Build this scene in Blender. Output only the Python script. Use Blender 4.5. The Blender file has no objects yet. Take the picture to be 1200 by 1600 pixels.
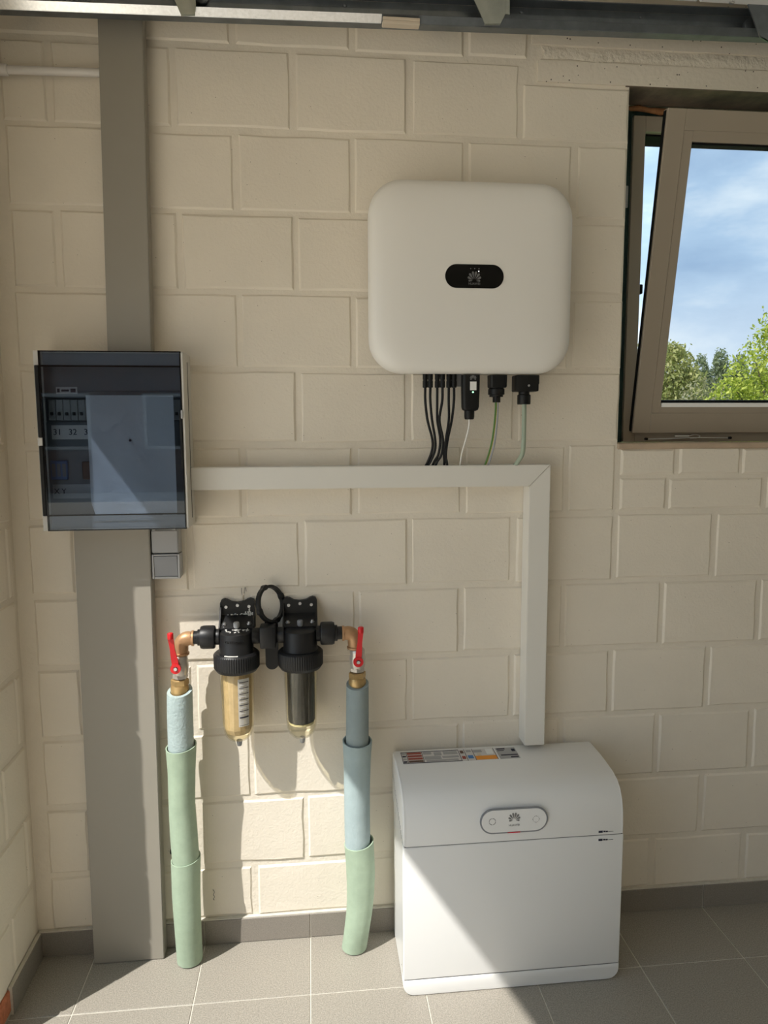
import bpy, bmesh, math, random
from mathutils import Vector, Matrix, Quaternion
random.seed(7)
S = bpy.context.scene
COL = S.collection
V = Vector
PI = math.pi

# ------------------------------------------------------------------ camera
cam_d = bpy.data.cameras.new('camera')
cam = bpy.data.objects.new('camera', cam_d)
COL.objects.link(cam)
YAW, PITCH, ROLL = 0.1032, -0.1158, -0.0039
fw = V((math.sin(YAW) * math.cos(PITCH), math.cos(YAW) * math.cos(PITCH), math.sin(PITCH)))
rt = V((math.cos(YAW), -math.sin(YAW), 0))
up = rt.cross(fw)
r2 = rt * math.cos(ROLL) + up * math.sin(ROLL)
u2 = -rt * math.sin(ROLL) + up * math.cos(ROLL)
M = Matrix((r2, u2, -fw)).transposed().to_4x4()
M.translation = V((0.1782, -1.9427, 1.4765))
cam.matrix_world = M
cam_d.sensor_fit = 'VERTICAL'
cam_d.sensor_height = 36.0
cam_d.lens = 36.0 * 1109 / 1600
cam_d.clip_start = 0.05
cam_d.clip_end = 500
S.camera = cam

# ------------------------------------------------------------------ light and exposure
S.view_settings.view_transform = 'Standard'
S.view_settings.look = 'None'
S.view_settings.exposure = 0.22
S.view_settings.gamma = 1.0
S.view_settings.use_curve_mapping = False
S.cycles.use_denoising = True
S.cycles.max_bounces = 12
S.cycles.diffuse_bounces = 6
S.cycles.transparent_max_bounces = 16
S.cycles.sample_clamp_indirect = 4.0
SUN_DIR = V((1.18, 1.0, -2.15)).normalized()
SUN_STRENGTH = 5.15
SKY_STRENGTH = 1.32
sun_d = bpy.data.lights.new('sun', 'SUN')
sun_d.energy = SUN_STRENGTH
sun_d.angle = math.radians(0.55)
sun_d.color = (1.0, 0.965, 0.90)
sun = bpy.data.objects.new('sun', sun_d)
COL.objects.link(sun)
sun.location = (-6, -5, 10)
sun.rotation_euler = SUN_DIR.to_track_quat('-Z', 'Y').to_euler()


def portal(name, loc, size, direction):
    d = bpy.data.lights.new(name, 'AREA')
    d.shape = 'RECTANGLE'
    d.size, d.size_y = size
    d.cycles.is_portal = True
    o = bpy.data.objects.new(name, d)
    COL.objects.link(o)
    o.location = loc
    o.rotation_euler = V(direction).to_track_quat('-Z', 'Y').to_euler()


portal('door_portal', (-0.66, -2.3, 1.25), (4.2, 2.7), (1, 0, 0))
portal('window_portal', (1.6, 0.2, 1.9), (1.1, 1.0), (0, -1, 0))

w = bpy.data.worlds.new('sky')
S.world = w
w.use_nodes = True
nt = w.node_tree
for n in list(nt.nodes):
    nt.nodes.remove(n)


def N(t, kind, **kw):
    n = t.nodes.new(kind)
    for k, v in kw.items():
        if k.startswith('i_'):
            key = k[2:]
            key = int(key) if key.isdigit() else key.replace('_', ' ')
            n.inputs[key].default_value = v
        else:
            setattr(n, k, v)
    return n


def ramp(t, stops, interp='LINEAR'):
    n = t.nodes.new('ShaderNodeValToRGB')
    r = n.color_ramp
    r.interpolation = interp
    while len(r.elements) < len(stops):
        r.elements.new(0.5)
    for e, (p, c) in zip(r.elements, stops):
        e.position = p
        e.color = (*c, 1) if len(c) == 3 else c
    return n


tc = N(nt, 'ShaderNodeTexCoord')
mp = N(nt, 'ShaderNodeMapping')
mp.inputs['Scale'].default_value = (1.0, 1.0, 2.6)
mp.inputs['Location'].default_value = (0.35, 0.1, 0.18)
n1 = N(nt, 'ShaderNodeTexNoise', i_Scale=3.2, i_Detail=7.0, i_Roughness=0.55, i_Distortion=0.25)
n2 = N(nt, 'ShaderNodeTexNoise', i_Scale=8.5, i_Detail=6.0, i_Roughness=0.6)
cr = ramp(nt, [(0.32, (0.30, 0.45, 0.66)), (0.47, (0.43, 0.60, 0.80)), (0.57, (0.68, 0.81, 0.92)), (0.70, (0.96, 0.99, 1.0))])
mixf = N(nt, 'ShaderNodeMix', data_type='FLOAT')
mixf.inputs[0].default_value = 0.22
nt.links.new(tc.outputs['Generated'], mp.inputs[0])
nt.links.new(mp.outputs[0], n1.inputs['Vector'])
nt.links.new(mp.outputs[0], n2.inputs['Vector'])
nt.links.new(n1.outputs['Fac'], mixf.inputs[2])
nt.links.new(n2.outputs['Fac'], mixf.inputs[3])
nt.links.new(mixf.outputs[0], cr.inputs[0])
bg = N(nt, 'ShaderNodeBackground', i_Strength=SKY_STRENGTH)
sx = N(nt, 'ShaderNodeSeparateXYZ')
nt.links.new(tc.outputs['Generated'], sx.inputs[0])
hz = N(nt, 'ShaderNodeMapRange')
hz.inputs['From Min'].default_value = 0.0
hz.inputs['From Max'].default_value = 0.20
hz.inputs['To Min'].default_value = 0.75
hz.inputs['To Max'].default_value = 0.0
nt.links.new(sx.outputs['Z'], hz.inputs['Value'])
hm = N(nt, 'ShaderNodeMix', data_type='RGBA')
hm.inputs[7].default_value = (0.88, 0.95, 1.0, 1)
nt.links.new(hz.outputs[0], hm.inputs[0])
nt.links.new(cr.outputs[0], hm.inputs[6])
nt.links.new(hm.outputs[2], bg.inputs[0])
wo = N(nt, 'ShaderNodeOutputWorld')
nt.links.new(bg.outputs[0], wo.inputs[0])


# ------------------------------------------------------------------ materials
def mat(name, col, rough=0.5, metal=0.0, bump=None, vary=None, specks=None, spec=0.5, coat=0.0):
    """bump = (scale, strength, distance, scale2), vary = (scale, amount), specks = (scale, threshold, colour)"""
    m = bpy.data.materials.new(name)
    m.use_nodes = True
    t = m.node_tree
    p = t.nodes['Principled BSDF']
    p.inputs['Base Color'].default_value = (*col, 1)
    p.inputs['Roughness'].default_value = rough
    p.inputs['Metallic'].default_value = metal
    p.inputs['Specular IOR Level'].default_value = spec
    p.inputs['Coat Weight'].default_value = coat
    geo = t.nodes.new('ShaderNodeNewGeometry')
    pos = geo.outputs['Position']
    last = None
    if vary:
        nz = N(t, 'ShaderNodeTexNoise', i_Scale=vary[0], i_Detail=5.0, i_Roughness=0.6)
        t.links.new(pos, nz.inputs['Vector'])
        a = vary[1]
        r = ramp(t, [(0.3, tuple(c * (1 - a) for c in col)), (0.7, tuple(min(1, c * (1 + a)) for c in col))])
        t.links.new(nz.outputs['Fac'], r.inputs[0])
        last = r.outputs[0]
    if specks:
        vz = N(t, 'ShaderNodeTexVoronoi', i_Scale=specks[0])
        t.links.new(pos, vz.inputs['Vector'])
        lt = N(t, 'ShaderNodeMath', operation='LESS_THAN')
        lt.inputs[1].default_value = specks[1]
        t.links.new(vz.outputs['Distance'], lt.inputs[0])
        mx = N(t, 'ShaderNodeMix', data_type='RGBA')
        t.links.new(lt.outputs[0], mx.inputs[0])
        if last:
            t.links.new(last, mx.inputs[6])
        else:
            mx.inputs[6].default_value = (*col, 1)
        mx.inputs[7].default_value = (*specks[2], 1)
        last = mx.outputs[2]
    if last:
        t.links.new(last, p.inputs['Base Color'])
    if bump:
        nz = N(t, 'ShaderNodeTexNoise', i_Scale=bump[0], i_Detail=4.0, i_Roughness=0.6)
        t.links.new(pos, nz.inputs['Vector'])
        h = nz.outputs['Fac']
        if len(bump) > 3:
            nz2 = N(t, 'ShaderNodeTexNoise', i_Scale=bump[3], i_Detail=3.0)
            t.links.new(pos, nz2.inputs['Vector'])
            ad = N(t, 'ShaderNodeMath', operation='MULTIPLY_ADD')
            ad.inputs[1].default_value = 0.9
            t.links.new(nz2.outputs['Fac'], ad.inputs[0])
            t.links.new(h, ad.inputs[2])
            h = ad.outputs[0]
        b = N(t, 'ShaderNodeBump', i_Strength=bump[1], i_Distance=bump[2])
        t.links.new(h, b.inputs['Height'])
        t.links.new(b.outputs[0], p.inputs['Normal'])
    return m


def clear(name, tint, ior=1.45, rough=0.02):
    """see-through sheet: tinted transparency under a Fresnel gloss"""
    m = bpy.data.materials.new(name)
    m.use_nodes = True
    t = m.node_tree
    t.nodes.remove(t.nodes['Principled BSDF'])
    out = t.nodes['Material Output']
    tr = N(t, 'ShaderNodeBsdfTransparent')
    tr.inputs[0].default_value = (*tint, 1)
    gl = N(t, 'ShaderNodeBsdfGlossy')
    gl.inputs['Roughness'].default_value = rough
    f0 = ((ior - 1) / (ior + 1)) ** 2
    lw = N(t, 'ShaderNodeLayerWeight')
    pw = N(t, 'ShaderNodeMath', operation='POWER')
    pw.inputs[1].default_value = 5.0
    fr = N(t, 'ShaderNodeMath', operation='MULTIPLY_ADD')
    fr.inputs[1].default_value = 1 - f0
    fr.inputs[2].default_value = f0
    t.links.new(lw.outputs['Facing'], pw.inputs[0])
    t.links.new(pw.outputs[0], fr.inputs[0])
    mx = N(t, 'ShaderNodeMixShader')
    t.links.new(fr.outputs[0], mx.inputs[0])
    t.links.new(tr.outputs[0], mx.inputs[1])
    t.links.new(gl.outputs[0], mx.inputs[2])
    t.links.new(mx.outputs[0], out.inputs[0])
    return m


def glow(name, col, s):
    m = bpy.data.materials.new(name)
    m.use_nodes = True
    p = m.node_tree.nodes['Principled BSDF']
    p.inputs['Base Color'].default_value = (*col, 1)
    p.inputs['Emission Color'].default_value = (*col, 1)
    p.inputs['Emission Strength'].default_value = s
    return m


PAINT = (0.77, 0.705, 0.60)
m_block = mat('painted_block', PAINT, 0.75, bump=(130, 0.30, 0.004, 30), vary=(3, 0.04), specks=(38, 0.035, (0.25, 0.21, 0.16)))
m_mortar = mat('painted_mortar', tuple(c * 0.97 for c in PAINT), 0.8, bump=(80, 0.35, 0.006, 30), vary=(5, 0.05))
m_lintel = mat('painted_concrete', PAINT, 0.75, bump=(80, 0.25, 0.005, 20), specks=(55, 0.11, (0.12, 0.10, 0.08)))
m_smear = mat('smeared_mortar', PAINT, 0.8, bump=(40, 0.8, 0.010, 14))
m_plain = mat('garage_paint', (0.76, 0.70, 0.60), 0.8)
m_tile = mat('floor_tile', (0.30, 0.275, 0.235), 0.5, bump=(260, 0.1, 0.001), vary=(300, 0.34))
m_skirt = mat('skirting_tile', (0.24, 0.215, 0.185), 0.5, vary=(420, 0.2))
m_grout = mat('grout', (0.60, 0.57, 0.50), 0.85, vary=(60, 0.08))
m_brick = mat('red_brick', (0.46, 0.16, 0.08), 0.9, bump=(120, 0.6, 0.004), vary=(40, 0.35))
m_dark = mat('dark_gap', (0.022, 0.020, 0.019), 0.95, spec=0.1)
m_duct = mat('grey_duct_plastic', (0.29, 0.268, 0.228), 0.45, vary=(2, 0.03))
m_trunk = mat('white_trunking_plastic', (0.74, 0.715, 0.66), 0.35)
m_white = mat('matt_white_plastic', (0.80, 0.775, 0.73), 0.42)
m_batt = mat('satin_white_enamel', (0.80, 0.80, 0.79), 0.24)
m_bgrey = mat('grey_ring', (0.22, 0.23, 0.25), 0.35)
m_seam = mat('seam_gasket', (0.10, 0.10, 0.10), 0.8)  # dark grey for joints, also the roof and pencil marks
m_black = mat('black_plastic', (0.006, 0.006, 0.006), 0.45, spec=0.3)
m_gloss = mat('gloss_black', (0.003, 0.003, 0.003), 0.12, spec=0.25)
m_rubber = mat('black_rubber', (0.009, 0.009, 0.010), 0.6, spec=0.3)
m_fblack = mat('filter_black_plastic', (0.010, 0.010, 0.011), 0.42, bump=(200, 0.08, 0.001), spec=0.4)
m_box = mat('box_grey_white', (0.62, 0.60, 0.56), 0.4)
m_boxin = mat('box_inside_grey', (0.15, 0.16, 0.17), 0.5)
m_boxbar = mat('box_frame_grey', (0.26, 0.27, 0.28), 0.5)
m_breaker = mat('breaker_pale', (0.30, 0.30, 0.29), 0.4)
m_blue = mat('blue_device', (0.06, 0.13, 0.28), 0.4)
m_brown = mat('brown_device', (0.10, 0.05, 0.03), 0.5)
m_paper = mat('paper', (0.88, 0.90, 0.93), 0.8, bump=(14, 0.25, 0.01))
m_label = mat('label_white', (0.80, 0.80, 0.78), 0.6)
m_ink = mat('ink', (0.02, 0.02, 0.04), 0.7)
m_smoke = clear('smoked_lid', (0.665, 0.71, 0.765), 1.45, 0.01)
m_swgrey = mat('switch_grey', (0.25, 0.255, 0.27), 0.4)
m_swpale = mat('switch_frame_grey', (0.42, 0.42, 0.42), 0.4)
m_swcover = mat('switch_cover_grey', (0.33, 0.33, 0.335), 0.4)
m_brass = mat('brass', (0.50, 0.34, 0.15), 0.36, 0.55, bump=(150, 0.15, 0.001), vary=(30, 0.15))
m_bronze = mat('bronze_elbow', (0.46, 0.27, 0.14), 0.45, 0.4, bump=(160, 0.2, 0.001), vary=(40, 0.15))
m_nickel = mat('nickel', (0.58, 0.54, 0.49), 0.3, 0.55, vary=(60, 0.1))
m_steel = mat('steel_screw', (0.65, 0.65, 0.66), 0.3, 0.9)
m_red = mat('red_enamel', (0.62, 0.010, 0.016), 0.35)
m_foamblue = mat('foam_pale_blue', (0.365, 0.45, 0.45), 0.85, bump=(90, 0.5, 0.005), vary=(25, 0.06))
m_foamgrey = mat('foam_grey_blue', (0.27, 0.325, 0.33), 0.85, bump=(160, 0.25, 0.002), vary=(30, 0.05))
m_foamblue2 = mat('foam_light_blue', (0.355, 0.44, 0.45), 0.85, bump=(120, 0.3, 0.003), vary=(25, 0.06))
m_foamgreen = mat('foam_green', (0.335, 0.425, 0.315), 0.85, bump=(130, 0.3, 0.002), vary=(30, 0.07))
m_bowl = clear('amber_bowl', (0.972, 0.945, 0.86), 1.45, 0.03)
m_bowlr = clear('clear_bowl', (0.985, 0.972, 0.915), 1.45, 0.03)
m_sieve = mat('tan_filter_sock', (0.56, 0.455, 0.32), 0.8, bump=(120, 0.25, 0.002), vary=(60, 0.12))
m_carbon = mat('carbon_cartridge', (0.030, 0.029, 0.029), 0.6, bump=(150, 0.3, 0.002), vary=(50, 0.4))
m_cloudp = mat('cloudy_water_residue', (0.66, 0.60, 0.38), 0.5)
m_dust = mat('plaster_dust', (0.82, 0.80, 0.76), 0.9)
m_galv = mat('galvanised_steel', (0.20, 0.22, 0.24), 0.36, 0.8, bump=(60, 0.05, 0.002), vary=(18, 0.18))
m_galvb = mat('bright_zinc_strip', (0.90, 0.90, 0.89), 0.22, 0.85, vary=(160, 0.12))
m_zinc = mat('zinc_bracket', (0.40, 0.42, 0.38), 0.38, 0.8, vary=(25, 0.12))
m_clip = mat('beige_clip', (0.60, 0.52, 0.42), 0.45)
m_alu = mat('taupe_window_frame', (0.325, 0.275, 0.215), 0.42)
m_gasket = mat('window_gasket', (0.010, 0.010, 0.010), 0.8, spec=0.1)
m_spacer = mat('glass_spacer', (0.92, 0.92, 0.91), 0.4)  # near-white stands in for sky light caught on the strip
m_glass = clear('window_glass', (0.82, 0.83, 0.835), 1.35, 0.0)
m_wood = mat('weathered_wood', (0.16, 0.115, 0.085), 0.7, bump=(40, 0.4, 0.004), vary=(14, 0.4))
m_sill = mat('pale_wood_sill', (0.47, 0.36, 0.26), 0.6, vary=(10, 0.12))
m_membrane = mat('green_membrane', (0.018, 0.045, 0.038), 0.6, bump=(30, 0.6, 0.01), vary=(16, 0.4))
m_foamgun = mat('orange_packer', (0.30, 0.13, 0.05), 0.8, vary=(40, 0.3))
m_cable_g = mat('cable_grey_green', (0.33, 0.39, 0.30), 0.45)
m_cable_gn = mat('cable_green', (0.08, 0.20, 0.04), 0.45)
m_cable_y = mat('cable_yellow', (0.55, 0.50, 0.08), 0.45)
m_cable_gr = mat('cable_grey', (0.30, 0.31, 0.34), 0.45)
m_cable_w = mat('cable_white', (0.80, 0.78, 0.74), 0.4)
m_pvc = mat('white_pvc_conduit', (0.70, 0.67, 0.64), 0.35)
m_logo = mat('logo_grey', (0.20, 0.20, 0.20), 0.4)
m_logol = mat('logo_pale', (0.13, 0.13, 0.13), 0.4)
m_led_w = glow('led_white', (0.9, 0.9, 0.9), 0.8)
m_led_g = glow('led_green', (0.35, 0.9, 0.55), 2.0)
m_ledred = mat('red_led_line', (0.55, 0.01, 0.03), 0.3)
m_orange = mat('label_orange', (0.80, 0.30, 0.02), 0.5)
m_lred = mat('label_red', (0.30, 0.05, 0.03), 0.5)
m_lblue = mat('label_blue', (0.06, 0.20, 0.48), 0.5)
m_lgrey = mat('label_grey', (0.36, 0.36, 0.36), 0.5)
m_lpale = mat('label_pale', (0.60, 0.58, 0.56), 0.5)
m_panel = mat('door_panel_white', (0.75, 0.75, 0.74), 0.5)
m_grass = mat('grass', (0.10, 0.17, 0.04), 0.9, vary=(1.5, 0.4))
m_paving = mat('driveway_concrete', (0.78, 0.70, 0.58), 0.9, vary=(4, 0.1))
m_bark = mat('bark', (0.14, 0.11, 0.08), 0.9, vary=(8, 0.3))


def leafmat(name, a, b, c):
    m = bpy.data.materials.new(name)
    m.use_nodes = True
    t = m.node_tree
    p = t.nodes['Principled BSDF']
    p.inputs['Roughness'].default_value = 0.6
    g = N(t, 'ShaderNodeNewGeometry')
    r = ramp(t, [(0.0, a), (0.5, b), (1.0, c)])
    t.links.new(g.outputs['Random Per Island'], r.inputs[0])
    t.links.new(r.outputs[0], p.inputs['Base Color'])
    tl = N(t, 'ShaderNodeBsdfTranslucent')
    t.links.new(r.outputs[0], tl.inputs[0])
    mx = N(t, 'ShaderNodeMixShader')
    mx.inputs[0].default_value = 0.4
    t.links.new(p.outputs[0], mx.inputs[1])
    t.links.new(tl.outputs[0], mx.inputs[2])
    t.links.new(mx.outputs[0], t.nodes['Material Output'].inputs[0])
    return m


m_leaf_y = leafmat('leaf_yellow_green', (0.22, 0.25, 0.07), (0.42, 0.43, 0.14), (0.60, 0.57, 0.26))
m_leaf_d = leafmat('leaf_dark', (0.16, 0.20, 0.10), (0.27, 0.32, 0.17), (0.38, 0.42, 0.24))
m_leaf_b = leafmat('leaf_bright', (0.20, 0.28, 0.03), (0.48, 0.54, 0.07), (0.72, 0.74, 0.16))
m_leaf_o = leafmat('leaf_olive', (0.24, 0.22, 0.10), (0.36, 0.34, 0.17), (0.46, 0.42, 0.26))


# ------------------------------------------------------------------ mesh helpers
class B:
    """collects shapes, in world metres, into one bmesh"""

    def __init__(self):
        self.bm = bmesh.new()

    def box(self, a, b, bev=0.0, seg=2):
        a, b = V(a), V(b)
        r = bmesh.ops.create_cube(self.bm, size=1.0)
        for v in r['verts']:
            v.co = V([(a[i] + b[i]) / 2 + v.co[i] * (b[i] - a[i]) for i in range(3)])
        if bev:
            es = list({e for v in r['verts'] for e in v.link_edges})
            bmesh.ops.bevel(self.bm, geom=es, offset=bev, segments=seg, profile=0.5, affect='EDGES')
        return self

    def loft(self, rings, cap=True, closed=True):
        vs = [[self.bm.verts.new(p) for p in ring] for ring in rings]
        n = len(vs[0])
        for a, b in zip(vs, vs[1:]):
            for i in range(n if closed else n - 1):
                j = (i + 1) % n
                try:
                    self.bm.faces.new((a[i], a[j], b[j], b[i]))
                except ValueError:
                    pass
        if cap:
            self.bm.faces.new(vs[0][::-1])
            self.bm.faces.new(vs[-1])
        return self

    def prism(self, poly, depth):
        """poly: list of 3-d points; depth: 3-d offset"""
        d = V(depth)
        return self.loft([[V(p) for p in poly], [V(p) + d for p in poly]])

    def cyl(self, a, b, r, n=24, r_end=None):
        return self.tube([a, b], [r, r if r_end is None else r_end], n)

    def tube(self, pts, rad, n=12, cap=True, spline=False):
        pts = [V(p) for p in pts]
        if spline:
            pts = catmull(pts)
        if not isinstance(rad, (list, tuple)):
            rad = [rad] * len(pts)
        rings = []
        t0 = (pts[1] - pts[0]).normalized()
        ref = V((0, 0, 1)) if abs(t0.z) < 0.9 else V((1, 0, 0))
        x = t0.cross(ref).normalized()
        for i, p in enumerate(pts):
            t = (pts[min(i + 1, len(pts) - 1)] - pts[max(i - 1, 0)]).normalized()
            x = (x - t * x.dot(t)).normalized()
            y = t.cross(x)
            rings.append([p + (x * math.cos(k * 2 * PI / n) + y * math.sin(k * 2 * PI / n)) * rad[i] for k in range(n)])
        return self.loft(rings, cap)

    def lathe(self, c, prof, axis='z', n=32, cap=True):
        """prof: list of (radius, distance along axis from c)"""
        c = V(c)
        rings = []
        for r, h in prof:
            ring = []
            for k in range(n):
                a = k * 2 * PI / n
                u, q = r * math.cos(a), r * math.sin(a)
                ring.append(c + {'z': V((u, q, h)), 'x': V((h, u, q)), 'y': V((u, h, q))}[axis])
            rings.append(ring)
        return self.loft(rings, cap)


def catmull(p, sub=6):
    q = [p[0] * 2 - p[1]] + p + [p[-1] * 2 - p[-2]]
    out = []
    for i in range(1, len(q) - 2):
        for s in range(sub):
            t = s / sub
            out.append(0.5 * ((2 * q[i]) + (q[i + 1] - q[i - 1]) * t + (2 * q[i - 1] - 5 * q[i] + 4 * q[i + 1] - q[i + 2]) * t * t
                              + (3 * q[i] - q[i - 1] - 3 * q[i + 1] + q[i + 2]) * t ** 3))
    out.append(p[-1])
    return out


def rrect(cx, cz, w_, h, r, y, seg=8):
    r = min(r, w_ / 2 - 1e-4, h / 2 - 1e-4)
    pts = []
    for sx, sz, a0 in ((1, 1, 0), (-1, 1, 90), (-1, -1, 180), (1, -1, 270)):
        for k in range(seg + 1):
            a = math.radians(a0 + 90 * k / seg)
            pts.append(V((cx + sx * (w_ / 2 - r) + r * math.cos(a), y, cz + sz * (h / 2 - r) + r * math.sin(a))))
    return pts


ROOT = {}


def world_of(o):
    while o.parent:
        o = o.parent
    return o.location.copy()


def obj(name, b, m, parent=None, smooth=None, loc=None):
    """one mesh object; parent's location is taken off the vertices"""
    bm = b.bm if isinstance(b, B) else b
    off = world_of(parent) if parent else (V(loc) if loc is not None else V((0, 0, 0)))
    bmesh.ops.recalc_face_normals(bm, faces=bm.faces)
    bmesh.ops.translate(bm, verts=bm.verts, vec=-off)
    me = bpy.data.meshes.new(name)
    bm.to_mesh(me)
    bm.free()
    me.materials.append(m)
    if smooth is not None:
        for p in me.polygons:
            p.use_smooth = True
        if smooth < 179:
            me.set_sharp_from_angle(angle=math.radians(smooth))
    o = bpy.data.objects.new(name, me)
    COL.objects.link(o)
    if parent:
        o.parent = parent
    elif loc is not None:
        o.location = loc
    return o


def tag(o, label, cat, group=None, kind=None):
    o['label'] = label
    o['category'] = cat
    if group:
        o['group'] = group
    if kind:
        o['kind'] = kind
    return o


def thing(name, label, cat, loc, group=None, kind=None):
    o = bpy.data.objects.new(name, None)
    o.empty_display_size = 0.05
    COL.objects.link(o)
    o.location = loc
    return tag(o, label, cat, group, kind)


def text_bm(s, size, to_world, depth=0.0006):
    """lettering as real geometry; to_world maps (x, up, out) to metres"""
    c = bpy.data.curves.new('lettering', 'FONT')
    c.body = s
    c.size = size
    c.align_x = 'CENTER'
    c.align_y = 'CENTER'
    c.extrude = depth
    c.resolution_u = 3
    o = bpy.data.objects.new('lettering', c)
    COL.objects.link(o)
    dg = bpy.context.evaluated_depsgraph_get()
    me = o.evaluated_get(dg).to_mesh()
    bm = bmesh.new()
    bm.from_mesh(me)
    o.evaluated_get(dg).to_mesh_clear()
    bpy.data.objects.remove(o)
    bpy.data.curves.remove(c)
    for v in bm.verts:
        v.co = to_world(v.co.x, v.co.y, v.co.z)
    return bm


def front(cx, cz, y):
    return lambda x, u, o: V((cx + x, y - o, cz + u))


def flower(b, cx, cz, y, s, th=0.0008):
    """eight-petal fan emblem, width about s"""
    for ang, ln, wd in ((11, 1.0, .21), (36, .93, .22), (62, .78, .21), (90, .55, .19)):
        for sg in (-1, 1):
            a = math.radians(ang) * sg
            d = V((math.sin(a), 0, math.cos(a)))
            q = V((d.z, 0, -d.x))
            base = V((cx, y, cz - 0.28 * s)) + d * 0.16 * s
            L = ln * s * 0.58
            W = wd * s * 0.42
            prof = [(0, .02), (.3, .42), (.6, .85), (.82, 1.0), (.95, .75), (1, .25)]
            poly = [base + d * L * t + q * W * k for t, k in prof] + [base + d * L * t - q * W * k for t, k in reversed(prof)]
            b.prism(poly, (0, -th, 0))
    return b


# ------------------------------------------------------------------ setting
def jit(a):
    return random.uniform(-a, a)


def block_bm(x0, x1, z0, z1, depth=0.03, jx=0.0025, ch=0.005):
    """one wall block in the wall plane: face at y = 0 (a hair proud or shy), chamfered irregular edges"""
    bm = bmesh.new()
    pr = -jit(0.0012)
    x0, x1, z0, z1 = x0 + jit(jx), x1 + jit(jx), z0 + jit(jx), z1 + jit(jx)

    def side(a, b_, t):
        return a + (b_ - a) * t
    outer, inner = [], []
    for (xa, za), (xb, zb), nx, nz in (((x0, z0), (x1, z0), 0, 1), ((x1, z0), (x1, z1), -1, 0), ((x1, z1), (x0, z1), 0, -1), ((x0, z1), (x0, z0), 1, 0)):
        for t in (0, .36, .7):
            w_ = 0 if t == 0 else 1
            px, pz = side(xa, xb, t) + w_ * nx * jit(0.0015), side(za, zb, t) + w_ * nz * jit(0.0015)
            cx, cz = (x0 + x1) / 2, (z0 + z1) / 2
            ix = px + (ch if px < cx - abs(x1 - x0) * .45 else (-ch if px > cx + abs(x1 - x0) * .45 else 0)) * random.uniform(.7, 1.3)
            iz = pz + (ch if pz < cz - abs(z1 - z0) * .45 else (-ch if pz > cz + abs(z1 - z0) * .45 else 0)) * random.uniform(.7, 1.3)
            outer.append(V((px, pr + 0.0042, pz)))
            inner.append(V((ix, pr + jit(0.0005), iz)))
    back = [V((p.x, depth, p.z)) for p in outer]
    b = B()
    b.loft([back, outer, inner], cap=False)
    b.bm.verts.ensure_lookup_table()
    b.bm.faces.new(b.bm.verts[24:36])
    return b


def to_left(bm, x):
    """turn a block made for the back wall into the left wall's plane (x), y running towards the camera"""
    for v in bm.verts:
        px, py, pz = v.co
        v.co = V((x - py, -px, pz))
    return bm


WX = -0.602                                     # inner face of the left wall
OX0, OX1, OZ0, OZ1 = 1.047, 2.16, 1.43, 2.40     # window opening
wall_back = thing('wall_back', 'cream painted concrete block wall behind the white units', 'wall', (0, 0, 0), kind='structure')
b = B()
REC = 0.0042
b.box((-1.0, REC, -0.1), (OX0, 0.30, 2.9)).box((OX0, REC, -0.1), (OX1, 0.30, OZ0)).box((OX0, REC, OZ1), (OX1, 0.30, 2.9)).box((OX1, REC, -0.1), (3.5, 0.30, 2.9))
obj('mortar_bed', b, m_mortar, wall_back)
J = 0.0075
beds = [2.436 - 0.2 * k for k in range(-2, 13)]   # bed joints, top to bottom


def add_block(x0, x1, z0, z1, **k):
    if x1 - x0 < 0.03 or z1 - z0 < 0.03:
        return
    obj('block', block_bm(x0, x1, z0, z1, **k), m_block, wall_back)


for i in range(len(beds) - 1):
    zt, zb = beds[i] - J, beds[i + 1] + J
    r = i - 2                                   # row number below bed 0
    if zt < 0.05:
        continue
    zb = max(zb, 0.078)
    ph = 0.0 if r % 2 else 0.15
    xs = [WX + 0.032] + [ph + 0.3 * k for k in range(-3, 12) if WX + 0.06 < ph + 0.3 * k < 3.3] + [3.35]
    for xa, xb in zip(xs, xs[1:]):
        a, c = xa + J, xb - J
        if zb > OZ1 - 0.05:                      # above the window: lintel takes over
            if a > 0.75:
                continue
            if c > 0.77:
                c = 0.765
            add_block(a, c, zb, zt)
        elif zt > OZ0 + 0.03:                    # beside the window
            top = zt
            if a > OX0 - 0.03 and c < OX1 + 0.03:
                continue
            if r == 0 and a > 0.7:
                top = 2.382
            if a < OX0 and c > OX0 - 0.02:
                add_block(a, OX0, zb, top)
            elif a < OX1 and c > OX1:
                add_block(OX1, c, zb, top)
            else:
                if c < OX0 or a > OX1:
                    add_block(a, c, zb, top)
        elif zt > 1.42:                          # the two courses of half bricks under the window
            if c < OX0 + .02:
                add_block(a, min(c, OX0 - J), zb, zt)
            elif a < OX0:
                add_block(a, OX0 - J, zb, zt)
            elif a > OX1:
                add_block(a, c, zb, zt)
        else:
            add_block(a, c, zb, zt)
for zb, zt, xs in ((1.345, 1.419, [1.052, 1.230, 1.421, 1.61, 1.80, 1.99, 2.16]), (1.245, 1.333, [1.052, 1.2016, 1.5004, 1.80, 2.10, 2.16])):
    for xa, xb in zip(xs, xs[1:]):
        obj('brick', block_bm(xa + .007, xb - .007, zb, zt, jx=.004, ch=.006), m_block, wall_back)
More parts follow.
